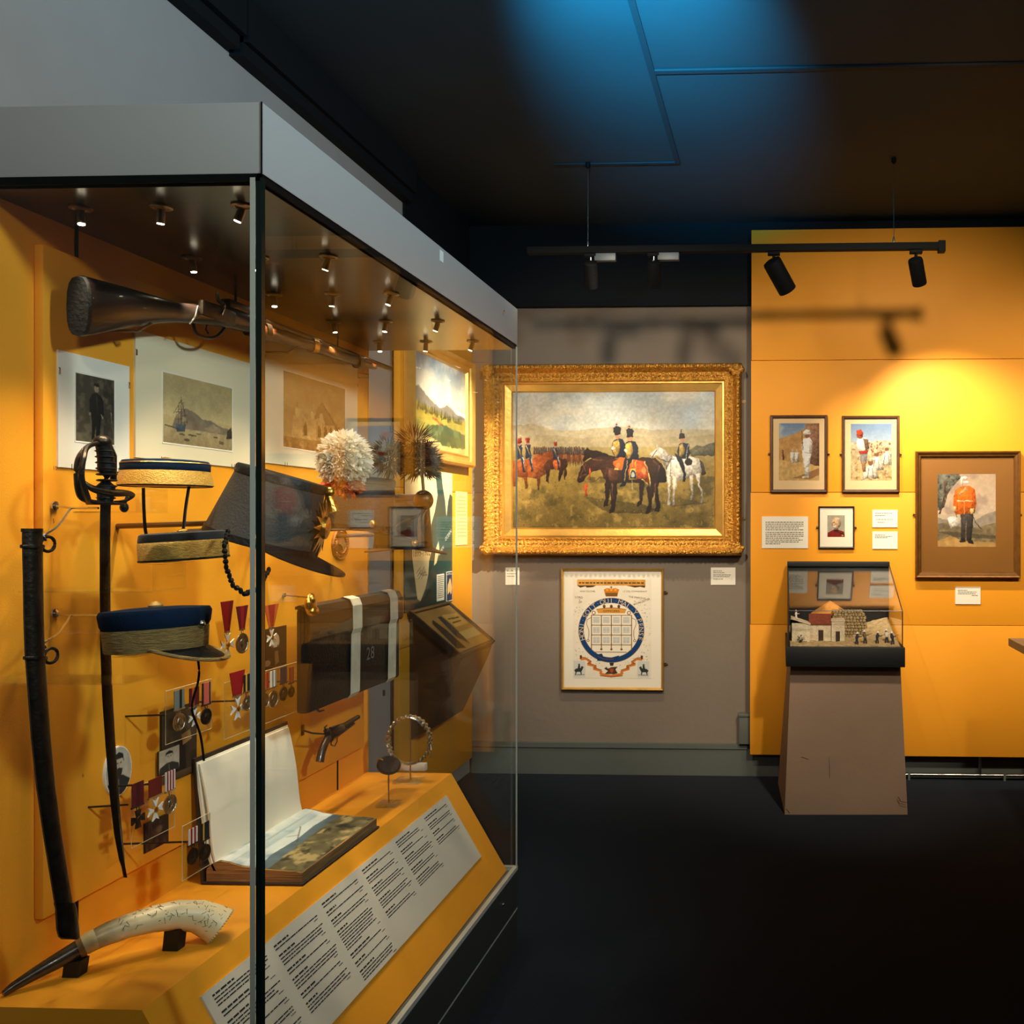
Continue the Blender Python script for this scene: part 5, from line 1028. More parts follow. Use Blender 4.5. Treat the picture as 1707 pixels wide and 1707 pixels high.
MB(M).lathe([(.086, .041), (.0865, .044), (.084, .058), (.078, .061), (.0, .062)], 48).build('crown', BLKCLOTH, t)
MB(M).lathe([(.084, -.002), (.089, -.001), (.089, .003)], 48).build('edge_binding', BLKLEATH, t)
MB(M).lathe([(.011, .061), (.011, .064), (.005, .068)], 12).build('top_button', GOLD, t)
acrylic_mount('clear acrylic stand under the gold laced black pillbox cap', M.translation-Vector((.03, 0, .004)), .055, .2)
X3 = -1.14; M = cap_matrix(262, 1083, X3, (.05, -.04), -1.4) @ Matrix.Scale(.865, 4)
t = thing('forage_cap', 'peaked navy forage cap with worn gold lace band, lowest of the caps', 'cap', M.translation)
MB(M).lathe([(.092, .0), (.094, .003), (.097, .044), (.096, .047)], 48).build('gold_band', LACE2, t)
MB(M).lathe([(.0955, .047), (.100, .056), (.103, .078), (.099, .086), (.05, .090), (0, .091)], 48).build('crown', NAVY, t)
MB(M).lathe([(.014, .090), (.014, .094), (.008, .101), (.0, .103)], 16).build('top_button', mat('dull_gold_braid', (160, 124, 60), .6, metal=.4), t)
def brim(mb, r, ext, drop, span, z0, th=.003, n=20, rows=5, side=1):
    G = []
    for j in range(rows+1):
        for i_ in range(n+1):
            a = -span+2*span*i_/n; e = ext*max(math.cos(a/span*math.pi/2), 0)**.7; f = j/rows; R_ = r+e*f
            G.append((R_*math.sin(a), side*R_*math.cos(a), z0-drop*f*max(math.cos(a/span*math.pi/2), 0)))
    m_ = n+1; k = len(G); V = G+[(x, y, z-th) for x, y, z in G]; Fs = []
    for j in range(rows):
        for i_ in range(n): q = j*m_+i_; Fs += [(q, q+1, q+m_+1, q+m_), (k+q, k+q+m_, k+q+m_+1, k+q+1)]
    for i_ in range(n): q = rows*m_+i_; Fs += [(q, q+1, k+q+1, k+q), (i_, k+i_, k+i_+1, i_+1)]
    for j in range(rows): Fs += [(j*m_, (j+1)*m_, k+(j+1)*m_, k+j*m_), (j*m_+n, k+j*m_+n, k+(j+1)*m_+n, (j+1)*m_+n)]
    return mb.add(V, Fs)
brim(MB(M), .088, .042, .034, 1.25, .006).build('peak', BLKLEATH, t); 
MB(M).tube([(( .088+.042*max(math.cos(a/1.25*math.pi/2), 0)**.7)*math.sin(a), (.088+.042*max(math.cos(a/1.25*math.pi/2), 0)**.7)*math.cos(a), .006-.034*max(math.cos(a/1.25*math.pi/2), 0)) for a in [(-1.25+2.5*k/24) for k in range(25)]], .004, 8, flat=.008).build('peak_lace', LACE2, t)
MB(M).sphere((.02, .098, .05), .008, 10, 8).build('side_button', STEEL, t)
strap(t, [RX(x, y, X3+.05) for x, y in ((330, 1098), (332, 1120), (329, 1142), (322, 1165), (321, 1188), (334, 1225), (340, 1268))], BLKLEATH, .0022, .0022, 'chin_cord')
acrylic_mount('clear acrylic stand under the peaked navy forage cap', M.translation-Vector((.03, 0, .004)), .05, .2)

# --- shakos
def feathers(mb, c, rad, n, ln, wd, droop=.5, rin=.68):
    c = Vector(c)
    for k in range(n):
        th = math.acos(1-1.75*(k+.5)/n); ph = k*2.39996+random.uniform(-.3, .3)
        d = Vector((math.sin(th)*math.cos(ph), math.sin(th)*math.sin(ph), math.cos(th)))
        r0 = random.uniform(rin-.13, rin+.12); p = c+Vector((d.x*rad[0], d.y*rad[1], d.z*rad[2]))*r0
        L = ln*random.uniform(.7, 1.3); s = d.cross(Vector((random.gauss(0, 1), random.gauss(0, 1), random.gauss(0, 1)))).normalized()*wd*random.uniform(.7, 1.3)
        d2 = (d+Vector((random.gauss(0, .3), random.gauss(0, .3), random.gauss(0, .3)+.15))).normalized(); q = p+d2*L*.5; d3 = (d2-Vector((0, 0, droop))).normalized(); e = q+d3*L*.5
        mb.add([p, q+s, e, q-s], [(0, 1, 2, 3)])
    return mb
def feather_mat(name, rgb):
    m = bpy.data.materials.new(name); m.use_nodes = True; nt = m.node_tree; nt.nodes.clear(); c = (*lin(rgb), 1)
    o = nt.nodes.new('ShaderNodeOutputMaterial'); mx = nt.nodes.new('ShaderNodeMixShader'); mx.inputs[0].default_value = .45
    a = nt.nodes.new('ShaderNodeBsdfDiffuse'); b = nt.nodes.new('ShaderNodeBsdfTranslucent'); a.inputs[0].default_value = c; b.inputs[0].default_value = c
    nt.links.new(a.outputs[0], mx.inputs[1]); nt.links.new(b.outputs[0], mx.inputs[2]); nt.links.new(mx.outputs[0], o.inputs[0]); return m
WHF = feather_mat('white_feather', (250, 242, 222)); ORF = mat('orange_feather', (206, 84, 24), .8, var=.25, vscale=60); BKF = mat('dark_feather', (18, 15, 12), .9, var=.3, vscale=60, spec=.1); RDF = mat('red_brown_feather', (84, 38, 14), .9, var=.4, vscale=60, spec=.1)
def star_plate(M, r, label=None, rays=16):
    mb = MB(M); P = []
    for k in range(rays*2):
        a = math.pi*k/rays; rr_ = r*(1.0 if k % 4 == 0 else .82) if k % 2 == 0 else r*.45
        P.append((rr_*math.sin(a), .0 + .006*(k % 2), rr_*math.cos(a)*1.15))
    n = len(P); mb.add(P+[(0, .012, 0), (0, -.004, 0)], [(i_, (i_+1) % n, n) for i_ in range(n)]+[((i_+1) % n, i_, n+1) for i_ in range(n)])
    return mb.lathe([(r*.38, .006), (r*.36, .014), (r*.2, .018), (0, .019)], 16, (0, 0, 0), (0, 1, 0))
def chain(t, pts, r, m, name='chin_chain'):
    mb = MB(); P = [Vector(p) for p in pts]; Q = []
    for a, b in zip(P[:-1], P[1:]):
        n = max(1, int((b-a).length/(r*1.5)))
        Q += [a.lerp(b, i_/n) for i_ in range(n)]
    for i_, q in enumerate(Q+[P[-1]]): mb.sphere(q, (r, r*1.1, r) if i_ % 2 else (r*.8, r*.9, r*1.2), 6, 4)
    mb.build(name, m, t)
def shako(label, base, tilt, rb, rt, h, plume=None, star=.05, ext=.055, back=True, lean=0.0, bext=.028):
    M = Matrix.Translation(base) @ Matrix.Rotation(lean, 4, 'Z') @ Matrix.Rotation(tilt, 4, 'X')
    t = thing('shako', label, 'shako hat', base)
    MB(M).lathe([(rb*.97, 0), (rb, .004), (rb+(rt-rb)*.5, h*.5), (rt, h-.004), (rt*.99, h-.004)], 48).build('body', SHAKO, t)
    MB(M).lathe([(rt*.985, h-.016), (rt*1.035, h-.014), (rt*1.04, h), (rt*1.0, h+.005), (rt*.9, h+.002), (0, h-.002)], 48).build('crown_top', BLKLEATH, t)
    MB(M).lathe([(rb*.985, 0), (rb*1.015, .001), (rb*1.0, .016), (rb*.975, .016)], 48, caps=False).build('head_band', BLKLEATH, t)
    brim(MB(M), rb*.985, ext, .022, 1.3, .004, .0035).build('front_peak', BLKLEATH, t)
    if back: brim(MB(M), rb*.985, bext, .010, 1.2, .004, .0035, side=-1).build('back_peak', BRLEATH, t)
    ym = rb+(rt-rb)*.5
    if star:
        S = M @ Matrix.Translation((0, ym+.004, h*.46)) @ Matrix.Rotation(math.atan2(rb-rt, h), 4, 'X'); star_plate(S, star).build('star_plate', GOLD, t)
        MB(M).sphere((0, rt+.012, h-.004), .012, 12, 8).tube([(0, ym+.02, h*.72), (0, rt+.012, h-.01)], [.010, .008], 8).build('plume_socket', GOLD, t)
    for s in (-1, 1):
        MB(M).sphere((s*(rb-.002), .02, .02), (.007, .011, .011), 10, 8).sphere((s*(rb+.004), .02, .02), (.004, .006, .006), 8, 6).build('rosette', GOLD, t)
    return t, M
base = RX(434, 908, -1.125)
t, M = shako('large black shako with gold star plate and white feather plume', base, -.29, .114, .089, .154, star=.068, lean=-1.3, ext=.070)
pc_ = RX(574, 768, -1.10); ob = RX(570, 812, -1.10)
feathers(MB(), pc_, (.050, .050, .062), 3200, .019, .0055, .5, .92).sphere(pc_, (.043, .043, .054), 24, 16).build('white_plume', WHF, t, kind='stuff')
feathers(MB(), ob, (.040, .040, .022), 260, .026, .005, .5).sphere(ob, (.030, .030, .018), 12, 8).build('orange_plume_base', ORF, t, kind='stuff')
MB().tube([RX(528, 826, -1.09), RX(548, 822, -1.1), ob], [.005, .005, .006], 8).build('plume_stem', GOLD, t)
chain(t, [RX(380, 886, -1.04), RX(374, 910, -1.03), RX(377, 945, -1.02), RX(388, 975, -1.01), RX(408, 990, -1.0), RX(430, 982, -1.0), RX(448, 950, -1.0)], .0055, DKSTEEL)
MB().tube([(BX, base.y, base.z+.04), (base.x, base.y, base.z+.05)], .006, 8).build('support_rod', ROD, t)
base = RX(600, 885, -1.16)
t, M = shako('black shako with gold plume socket and grey-edged peak, middle of three', base, -.06, .092, .082, .142, star=0, lean=-1.0)
gp = RX(645, 825, -1.09)
MB().sphere(gp, (.012, .012, .016), 10, 8).sphere(gp+Vector((0, .0, .022)), (.008, .008, .012), 10, 8).sphere(gp+Vector((0, -.015, -.018)), (.010, .012, .014), 8, 6).build('plume_socket', GOLD, t)
dp = RX(650, 768, -1.09)
feathers(MB(), dp, (.026, .034, .042), 600, .04, .0020, .2).build('dark_plume', BKF, t, kind='stuff')
MB().tube([gp+Vector((0, 0, .03)), dp], .004, 6).build('plume_stem', DKSTEEL, t)
MB().tube([(BX, base.y, base.z+.04), (base.x, base.y, base.z+.05)], .006, 8).build('support_rod', ROD, t)
base = RX(672, 915, -1.22)
t, M = shako('black shako with dark bristling plume and large round boss, farthest in the case', base, 0, .090, .080, .170, star=0, lean=-1.0, ext=.05)
bp_ = RX(706, 834, -1.10); MB().sphere(bp_, (.030, .026, .032), 20, 14).build('boss', mat('dark_bronze_ball', (92, 60, 26), .35, metal=.5), t)
MB().tube([bp_-Vector((0, 0, .03)), RX(706, 865, -1.10), RX(702, 882, -1.10), RX(705, 905, -1.09)], [.012, .016, .011, .016], 10).build('front_ornament', mat('dark_bronze_ball', (92, 60, 26)), t)
dp = RX(702, 772, -1.10); feathers(MB(), dp, (.036, .04, .050), 1100, .042, .0022, .15).build('dark_plume', BKF, t, kind='stuff')
feathers(MB(), RX(690, 742, -1.10), (.03, .035, .04), 200, .05, .002, .1).build('brown_plume_tips', RDF, t, kind='stuff')
MB().tube([bp_+Vector((0, 0, .03)), dp], .005, 6).build('plume_stem', DKSTEEL, t)
chain(t, [RX(700, 856, -1.11), RX(686, 866, -1.10), RX(668, 872, -1.10), RX(655, 884, -1.10)], .004, ROD)
MB().tube([(BX-.02, base.y, base.z+.04), (base.x, base.y, base.z+.05)], .006, 8).build('support_rod', ROD, t)
# --- round embossed badge on the board
p = RX(566, 907, BX); t = thing('round_badge', 'round embossed bronze badge on the board below the middle shako', 'badge', p)
BRZ = mat('warm_bronze', (176, 112, 52), .4, metal=.7, var=.2, vscale=60, bump=.4, bscale=150)
MB().lathe([(.055, 0), (.055, .004), (.050, .008), (.046, .005), (.034, .005), (.032, .009), (.028, .006), (.0, .010)], 36, p, (1, 0, 0)).build('disc', BRZ, t)
mb = MB(); pl = SIDEPL(BX+.0055).at(p.y, p.z)
for k in range(28):
    a = 2*math.pi*k/28; mb.sphere(pl.p(.040*math.cos(a), .040*math.sin(a)), .0032, 6, 4)
mb.build('beaded_rim', BRZ, t)
pprism(MB(), pl, [(.022*math.cos(math.pi*k/4)*(1 if k % 2 == 0 else .45), .022*math.sin(math.pi*k/4)*(1 if k % 2 == 0 else .45)) for k in range(8)], .002, .008).build('cross', STEEL, t, False)

# --- gold oval locket on a rod
p = RX(518, 1006, -1.24); t = thing('gold_locket', 'shiny gold oval locket held out on a wire rod above the black pouch', 'locket', p)
MB().sphere(p, (.012, .024, .028), 18, 12).build('case', GOLD, t)
MB().sphere(p+Vector((.004, .003, -.020)), (.014, .02, .014), 14, 10).sphere(p+Vector((.006, -.006, .012)), (.010, .012, .012), 12, 8).build('clasp', GOLD, t)
a = RX(472, 992, BX); MB().tube([a, p+Vector((0, -.02, .018))], .0022, 8).build('rod', ROD, t); MB().lathe([(.006, 0), (.006, .006), (.003, .008)], 10, a, (1, 0, 0)).build('rod_plate', STEEL, t)

# --- black leather pouch with two pale straps, numbered
XQ = -1.27
q = lambda px, py: RX(px, py, XQ)
t = thing('leather_pouch', 'black box pouch with two pale vertical straps and faded 28', 'pouch', q(580, 1165))
A, B_, C_, D_ = q(497, 1172), q(666, 1130), q(668, 985), q(503, 1015)
y0_, y1_ = q(513, 1090).y, q(667, 1070).y; zb_, zt_ = q(590, 1160).z, q(590, 1000).z
MB().bbox((XQ-.034, y0_, zb_), (XQ, y1_, zt_), .012).build('body', BLKLEATH, t)
MB().tube([(BX, (y0_+y1_)/2, zt_-.05), (XQ-.04, (y0_+y1_)/2, zt_-.05)], .006, 8).build('support_rod', ROD, t)
mb = MB(); prof = [(XQ-.033, zt_+.004), (XQ-.022, zt_+.008), (XQ-.004, zt_+.002), (XQ+.008, zt_-.02), (XQ+.009, zt_-.085), (XQ+.004, zt_-.092), (XQ+.002, zt_-.02), (XQ-.01, zt_-.004), (XQ-.033, zt_-.003)]
mb.prism([(x, y0_-.004, z) for x, z in prof], (0, y1_-y0_+.008, 0)).build('flap', mat('black_brown_leather', (34, 21, 12), .45, var=.2, vscale=30), t, False)
for px0, px1 in ((582, 597), (645, 657)):
    ya_, yb_ = q(px0, 1080).y, q(px1, 1080).y
    P = [(XQ-.032, zt_+.006), (XQ-.02, zt_+.0105), (XQ+.002, zt_+.004), (XQ+.0105, zt_-.016), (XQ+.0115, zt_-.085), (XQ+.006, zt_-.10), (XQ+.0035, zb_+.01), (XQ-.006, zb_-.003), (XQ-.03, zb_-.003)]
    V = [(x, ya_, z) for x, z in P]+[(x, yb_, z) for x, z in P]; n = len(P)
    V2 = [(x+.002, y, z+.001) for x, y, z in V]
    MB().add(V+V2, [(i, i+1, n+i+1, n+i) for i in range(n-1)]+[(2*n+i, 3*n+i, 3*n+i+1, 2*n+i+1) for i in range(n-1)]+[(i, 2*n+i, 2*n+i+1, i+1) for i in range(n-1)]+[(n+i, n+i+1, 3*n+i+1, 3*n+i) for i in range(n-1)]).build('strap', WHITESTRAP, t, False)
mb = MB(); pp = RX(617, 1088, XQ); text(mb, SIDEPL(XQ).at(pp.y, pp.z), '28', 0, 0, .056, 0, .0012); mb.build('lettering', mat('faded_white_paint', (120, 110, 94), .8), t, False)
MB().tube([RX(528, 1165, -1.30), RX(524, 1178, -1.30), RX(532, 1186, -1.30), RX(540, 1184, -1.30)], [.004, .004, .003, .002], 6).tube([RX(640, 1150, -1.33), RX(640, 1160, -1.33)], .004, 6).build('buckle_tail', BLKLEATH, t)

# --- photographs on the board
def photo(rect, name, label, cvs, X=BX, back=None, oval=False, tilt=0):
    y, z, w_, h_ = board_rect(*rect, X); pl = SIDEPL(X).at(y, z); t = thing(name, label, 'photograph', pl.p(0, -h_/2), 'small photographs on the board')
    if oval:
        pl.p(0, 0); MB().loft([[pl.p(w_/2*1.06*math.cos(2*math.pi*k/40), h_/2*1.05*math.sin(2*math.pi*k/40), c) for k in range(40)] for c in (0, .006)]).build('card', CARD, t)
        canvas('picture', pl, w_, h_, cvs, PRINTM, t, .0068, mask=True)
    else:
        pbox(MB(), pl, -w_/2, w_/2, -h_/2, h_/2, 0, .003).build('card', back or DARKFR, t, False); canvas('picture', pl, w_*.97, h_*.98, cvs, PRINTM, t, .0036)
    return t
def bust(bgc, coat, beard=True, w=56, h=72, hat=False):
    cv = Cv(w, h, bgc); cv.mottle(cv.full(), .1, 4); cv.poly([(.0, 1), (.05, .72), (.35, .60), (.65, .60), (.95, .74), (1, 1)], coat, 1, .15, 10); sk = tuple(int(c*.95) for c in (188, 174, 150))
    cv.ell(.5, .36, .18, .22, sk); cv.poly([(.31, .34), (.34, .16), (.5, .10), (.66, .16), (.70, .34), (.64, .24), (.38, .24)], (38, 34, 30))
    if beard: cv.poly([(.36, .46), (.5, .43), (.64, .46), (.60, .58), (.5, .64), (.40, .58)], (44, 38, 34))
    cv.line([(.40, .33), (.47, .33)], .03, (50, 40, 34)); cv.line([(.54, .33), (.61, .33)], .03, (50, 40, 34)); cv.line([(.5, .34), (.49, .42)], .02, (140, 124, 104)); cv.line([(.48, .66), (.52, 1)], .03, (110, 100, 84)); return cv
photo((172, 1246, 214, 1325), 'oval_photograph', 'oval black and white photograph of a bearded man behind the sabre blade', bust((176, 168, 152), (44, 42, 40)), oval=True)
cv = Cv(60, 100, (60, 46, 30)); cv.mottle(cv.full(), .25, 6); cv.poly([(.3, .95), (.35, .5), (.3, .35), (.5, .25), (.7, .35), (.66, .5), (.7, .95)], (34, 26, 20)); cv.ell(.5, .2, .1, .07, (130, 100, 66)); cv.grad(.9, (96, 70, 40), 1, (70, 50, 30)); cv.poly([(.55, .4), (.8, .36), (.85, .5), (.6, .55)], (150, 116, 66))
photo((266, 1178, 326, 1298), 'soldier_photograph', 'tall brown photograph of a standing soldier behind the upper medal group', cv, back=DARKFR)
photo((262, 1247, 297, 1287), 'portrait_photograph_card', 'small square photograph of a moustached man above the striped ribbon medal', bust((170, 160, 140), (50, 46, 42), False, 44, 46), X=BX+.006)
cv = Cv(46, 46, (52, 30, 20)); cv.tint(cv.full(), (96, 60, 34), 5, .5, 5, .8); cv.ell(.6, .4, .14, .14, (120, 84, 50), 1, .6)
photo((239, 1364, 279, 1413), 'dark_photograph_card', 'small dark sepia card at the bottom of the board', cv)
cv = bust((40, 30, 22), (30, 24, 22), True, 50, 90); cv.poly([(.48, .6), (.62, .6), (.66, .9), (.5, .95)], (130, 96, 60)); cv.ell(.5, .3, .17, .15, (196, 170, 136)); cv.ell(.15, .86, .15, .08, (140, 110, 80)); cv.poly([(.38, .38), (.62, .38), (.58, .5), (.42, .5)], (200, 190, 170))
photo((437, 1046, 476, 1112), 'officer_photograph', 'dark portrait photograph of a white-bearded officer right of the glass corner', cv)

# --- medals on clear plates
def acrylic_plate(label, rect, X, rods):
    y, z, w_, h_ = board_rect(*rect, X); pl = SIDEPL(X).at(y, z); t = thing('acrylic_plate', label, 'plate', pl.p(0, -h_/2), 'clear plates carrying medals')
    pbox(MB(), pl, -w_/2, w_/2, -h_/2, h_/2, -.003, 0).build('sheet', ACRYL, t, False)
    mb = MB(); c = [pl.p(a*w_/2, b*h_/2, -.0015) for a, b in ((-1, -1), (1, -1), (1, 1), (-1, 1))]
    mb.tube(c, .0009, 5, closed=True).build('bright_edge', mat('acrylic_edge', (236, 214, 170), .2), t)
    for a, b in rods: MB().tube([(BX, pl.p(a*w_/2, b*h_/2).y-.02, pl.p(0, b*h_/2).z), pl.p(a*w_/2, b*h_/2, -.003)], .0022, 6).build('rod', DKSTEEL, t)
    return t
def striped(pl, w_, b0, b1, c0, c1, cols, taper=1.0):
    mb = MB(); n = len(cols)
    for k, c in enumerate(cols):
        mb.cc = c; a0, a1 = -w_/2+w_*k/n, -w_/2+w_*(k+1)/n
        mb.add([pl.p(a0, b1, c0), pl.p(a1, b1, c0), pl.p(a1*taper, b0, c0), pl.p(a0*taper, b0, c0), pl.p(a0, b1, c1), pl.p(a1, b1, c1), pl.p(a1*taper, b0, c1), pl.p(a0*taper, b0, c1)], [(0, 1, 2, 3), (7, 6, 5, 4), (0, 4, 5, 1), (3, 2, 6, 7), (0, 3, 7, 4), (1, 5, 6, 2)])
    return mb
WHEN = mat('white_enamel', (232, 232, 224), .2, coat=.5); DKM = mat('dark_bronze_medal', (54, 44, 36), .45, metal=.8, var=.2, vscale=90, bump=.4, bscale=200)
def medal(label, px, py, X, cols, kind, rib=.044, wd=.030, r=.017, metal=None, yaw=.0, taper=1.0, group='medals on clear plates in the case', pxs=True):
    p = RX(px, py, X+.003); nn = Vector((math.cos(yaw), -math.sin(yaw), 0)); u = Vector((math.sin(yaw), math.cos(yaw), 0)); pl = Pl(p, u, (0, 0, 1), nn)
    metal = metal or SILVER; t = thing('medal', label, 'medal', p, group)
    striped(pl, wd, -rib, 0, 0, .0018, cols, taper).build('ribbon', RIBM, t, False, colour=True)
    MB().tube([pl.p(-wd*.55*taper, -rib, .001), pl.p(wd*.55*taper, -rib, .001)], .0022, 6).build('ribbon_bar', metal, t)
    MB().tube([pl.p(.004*math.cos(2*math.pi*k/12), -rib-.005+.004*math.sin(2*math.pi*k/12), .001) for k in range(12)], .001, 5, closed=True).build('suspension_ring', metal, t)
    cb = -rib-.009-r
    if kind == 'disc':
        MB().lathe([(r, 0), (r, .003), (r*.88, .0034), (r*.85, .0024), (0, .0026)], 28, pl.p(0, cb, -.0005), pl.n).build('medal_disc', metal, t); hd = [o for o in t.children if o.name.startswith('medal_disc')][-1]
        MB().sphere(pl.p(-.001, cb+.001, .002), Vector((.002, r*.35, r*.45)), 8, 6).build('medal_relief', metal, hd)
    elif kind == 'cross':
        P = []
        for k in range(4):
            a = math.pi/2*k
            for da, rr_ in ((-.42, 1.05), (.42, 1.05), (.785, .30)): P.append((rr_*r*1.1*math.sin(a+da), cb+rr_*r*1.1*math.cos(a+da)))
        pprism(MB(), pl, P, 0, .003).build('medal_cross', metal, t, False); MB().lathe([(r*.3, .003), (r*.25, .0045)], 14, pl.p(0, cb, 0), pl.n).build('medal_centre', metal, t)
    else:
        for k in range(4):
            a = math.pi/2*k; f = lambda da, rr_: (rr_*r*1.35*math.sin(a+da), cb+rr_*r*1.35*math.cos(a+da))
            pprism(MB(), pl, [f(0, .12), f(-.40, 1.0), f(0, .72), f(.40, 1.0)], 0, .003).build('cross_arm', WHEN, t, False)
        MB().lathe([(r*.34, .002), (r*.32, .005), (0, .006)], 16, pl.p(0, cb, 0), pl.n).build('medal_centre', GOLD, t)
    return t
RD, WT, MR, PK, GY, BK, NV, YL, OR_ = (150, 22, 26), (226, 214, 196), (92, 22, 26), (206, 96, 80), (120, 124, 112), (30, 28, 28), (24, 34, 60), (200, 160, 60), (190, 84, 40)
acrylic_plate('clear plate with grey, maroon and pink ribboned medals', (277, 1142, 353, 1228), -1.36, [(-.9, .1)])
medal('medal on pale grey ribbon, left of the upper clear plate', 298, 1150, -1.36, [GY, GY, BK, GY], 'disc', wd=.034, r=.020)
medal('medal on maroon ribbon in the middle of the upper clear plate', 323, 1146, -1.36, [MR, OR_, MR, MR], 'star', wd=.034, r=.016)
medal('dark medal on pink ribbon at the right of the upper clear plate', 343, 1138, -1.36, [BK, PK, PK, PK, PK, BK], 'disc', wd=.030, r=.019, metal=DKM, rib=.052)
acrylic_plate('wide clear plate with a red-ribboned medal row spanning the glass corner', (375, 1118, 517, 1205), -1.345, [(-.7, .2), (.7, .2)])
medal('white star medal on broad red ribbon, left of the wide plate', 395, 1119, -1.34, [RD, RD, RD, RD], 'star', rib=.060, wd=.062, r=.022, taper=.55)
medal('medal on black and yellow ribbon just left of the glass corner', 411, 1124, -1.335, [BK, YL, BK, BK], 'disc', wd=.026, r=.019)
medal('medal on orange-red ribbon just right of the glass corner', 441, 1122, -1.34, [RD, OR_, RD], 'disc', wd=.032, r=.019)
medal('silver medal on pale striped ribbon on the wide plate', 455, 1118, -1.34, [WT, GY, WT, GY], 'disc', wd=.028, r=.022, metal=SILVER)
medal('dark oval medal fourth along the wide plate', 472, 1112, -1.34, [NV, BK, NV], 'disc', wd=.030, r=.019, metal=DKM)
medal('small medal on orange ribbon fifth along the wide plate', 485, 1112, -1.34, [OR_, PK, OR_], 'disc', wd=.024, r=.015, metal=DKM)
p = RX(506, 1128, -1.33); t = thing('star_badge', 'large silver star badge at the right end of the wide plate', 'badge', p)
star_plate(Matrix.Translation(p) @ Matrix.Rotation(-math.pi/2, 4, 'Z'), .036, rays=12).build('star', SILVER, t); MB().lathe([(.014, .008), (.013, .018), (0, .02)], 18, p, (1, 0, 0)).build('centre', GOLD, t)
acrylic_plate('clear plate with maroon ribboned crosses low on the board', (220, 1300, 292, 1396), -1.37, [(-1.1, .5), (-.2, .9)])
medal('dark bronze cross on dark maroon ribbon, lowest left on the board', 229, 1304, -1.35, [MR, (70, 16, 20), MR], 'cross', wd=.034, r=.018, metal=DKM, rib=.050)
medal('white enamel cross on brownish red ribbon in the lowest medal plate', 258, 1297, -1.36, [(110, 34, 24)]*3, 'star', wd=.040, r=.019, rib=.040)
medal('silver medal on red and white striped ribbon, right of the white cross', 283, 1285, -1.36, [WT, RD, WT, RD, WT, RD, WT], 'disc', wd=.032, r=.021, rib=.044)
acrylic_plate('small clear plate with two medals standing before the open book', (305, 1366, 351, 1455), -1.30, [(-.5, .3)])
medal('medal on red and white striped ribbon before the open book', 321, 1380, -1.30, [WT, RD, WT, RD, WT], 'disc', wd=.030, r=.018, metal=DKM, rib=.036)
medal('medal on black and blue ribbon before the open book', 341, 1371, -1.30, [BK, YL, BK, NV, BK], 'disc', wd=.028, r=.019, metal=DKM, rib=.040)
# neck badges in the middle, behind the shako chain
medal('neck badge on a twisted red ribbon under the large shako', 378, 1002, -1.35, [RD, RD, (110, 14, 18)], 'star', wd=.050, r=.022, rib=.075, taper=.35, group='neck badges on the board')
medal('second dark red neck badge left of the glass corner', 403, 1010, -1.37, [MR, RD, MR], 'disc', wd=.050, r=.026, rib=.060, taper=.4, group='neck badges on the board')
medal('white cross badge on a red sash right of the glass corner', 452, 1008, -1.38, [OR_, RD, RD, OR_], 'star', wd=.07, r=.018, rib=.062, taper=.3, group='neck badges on the board')

# --- revolver
XV = -1.37
t = thing('revolver', 'dark revolver with curved wooden grip on a bracket at the board bottom', 'revolver', RX(550, 1235, XV)); v = lambda px, py, d=0: RX(px, py, XV+d)
MB().tube([v(568, 1213), v(582, 1204), v(597, 1195)], [.0085, .0078, .0072], 12).build('barrel', GUNSTEEL, t)
MB().tube([v(562, 1226), v(576, 1216), v(590, 1206)], [.006, .005, .004], 8).build('loading_lever', GUNSTEEL, t)
MB().tube([v(551, 1226), v(554, 1224), v(566, 1216), v(569, 1214)], [.013, .0165, .0165, .013], 16).build('cylinder', GUNSTEEL, t)
MB().tube([v(544, 1217), v(548, 1226), v(552, 1232)], [.008, .013, .012], 10, flat=.009).tube([v(550, 1214), v(572, 1207)], .004, 8).build('frame', DKSTEEL, t)
MB().tube([v(547, 1228), v(541, 1240), v(536, 1254), v(533, 1270)], [.011, .012, .013, .015], 12, flat=.011).build('grip', mat('revolver_wood', (66, 40, 24), .3, var=.3, vscale=30, coat=.3), t)
MB().tube([v(544, 1219), v(541, 1213), v(545, 1209)], [.004, .003, .002], 6).build('hammer', DKSTEEL, t)
MB().tube([v(552, 1232), v(552, 1242), v(558, 1244), v(562, 1236), v(562, 1228)], .0022, 6).build('trigger_guard', ROD, t)
a = RX(504, 1217, BX); t = thing('wire_bracket', 'short dark bracket holding the revolver', 'bracket', a, 'wire brackets on the board')
MB().bbox((BX, a.y-.007, a.z-.016), (BX+.003, a.y+.007, a.z+.016), .001).build('wall_plate', DKSTEEL, t); MB().tube([a, v(520, 1222), v(545, 1224)], .0028, 6).build('arm', DKSTEEL, t)

# --- open sketchbook
ZD = .6125
n0, n1 = RZ(338, 1473, ZD), RZ(503, 1476, ZD); f1 = RZ(625, 1381, ZD)
bx0, bx1, by0, by1 = -1.405, n1.x, n1.y, f1.y
t = thing('open_sketchbook', 'large open sketchbook with a stormy landscape page, standing on the deck', 'book', ((bx0+bx1)/2, (by0+by1)/2, ZD))
LE = mat('book_cover', (48, 32, 22), .6, var=.2, vscale=30); PG = mat('aged_page', (236, 226, 200), .8, var=.04, vscale=5); PE = mat('page_edges', (158, 118, 66), .8, var=.5, vscale=30, bump=.8, bscale=60, stretch=(.4, .4, 14))
MB().bbox((bx0-.01, by0-.006, ZD), (bx1+.006, by1+.006, ZD+.006), .002).build('lower_cover', LE, t)
hs = [(0, .030), (.06, .044), (.14, .050), (.24, .046), (.36, .038), (.55, .032), (.75, .029), (.93, .027), (1, .024)]
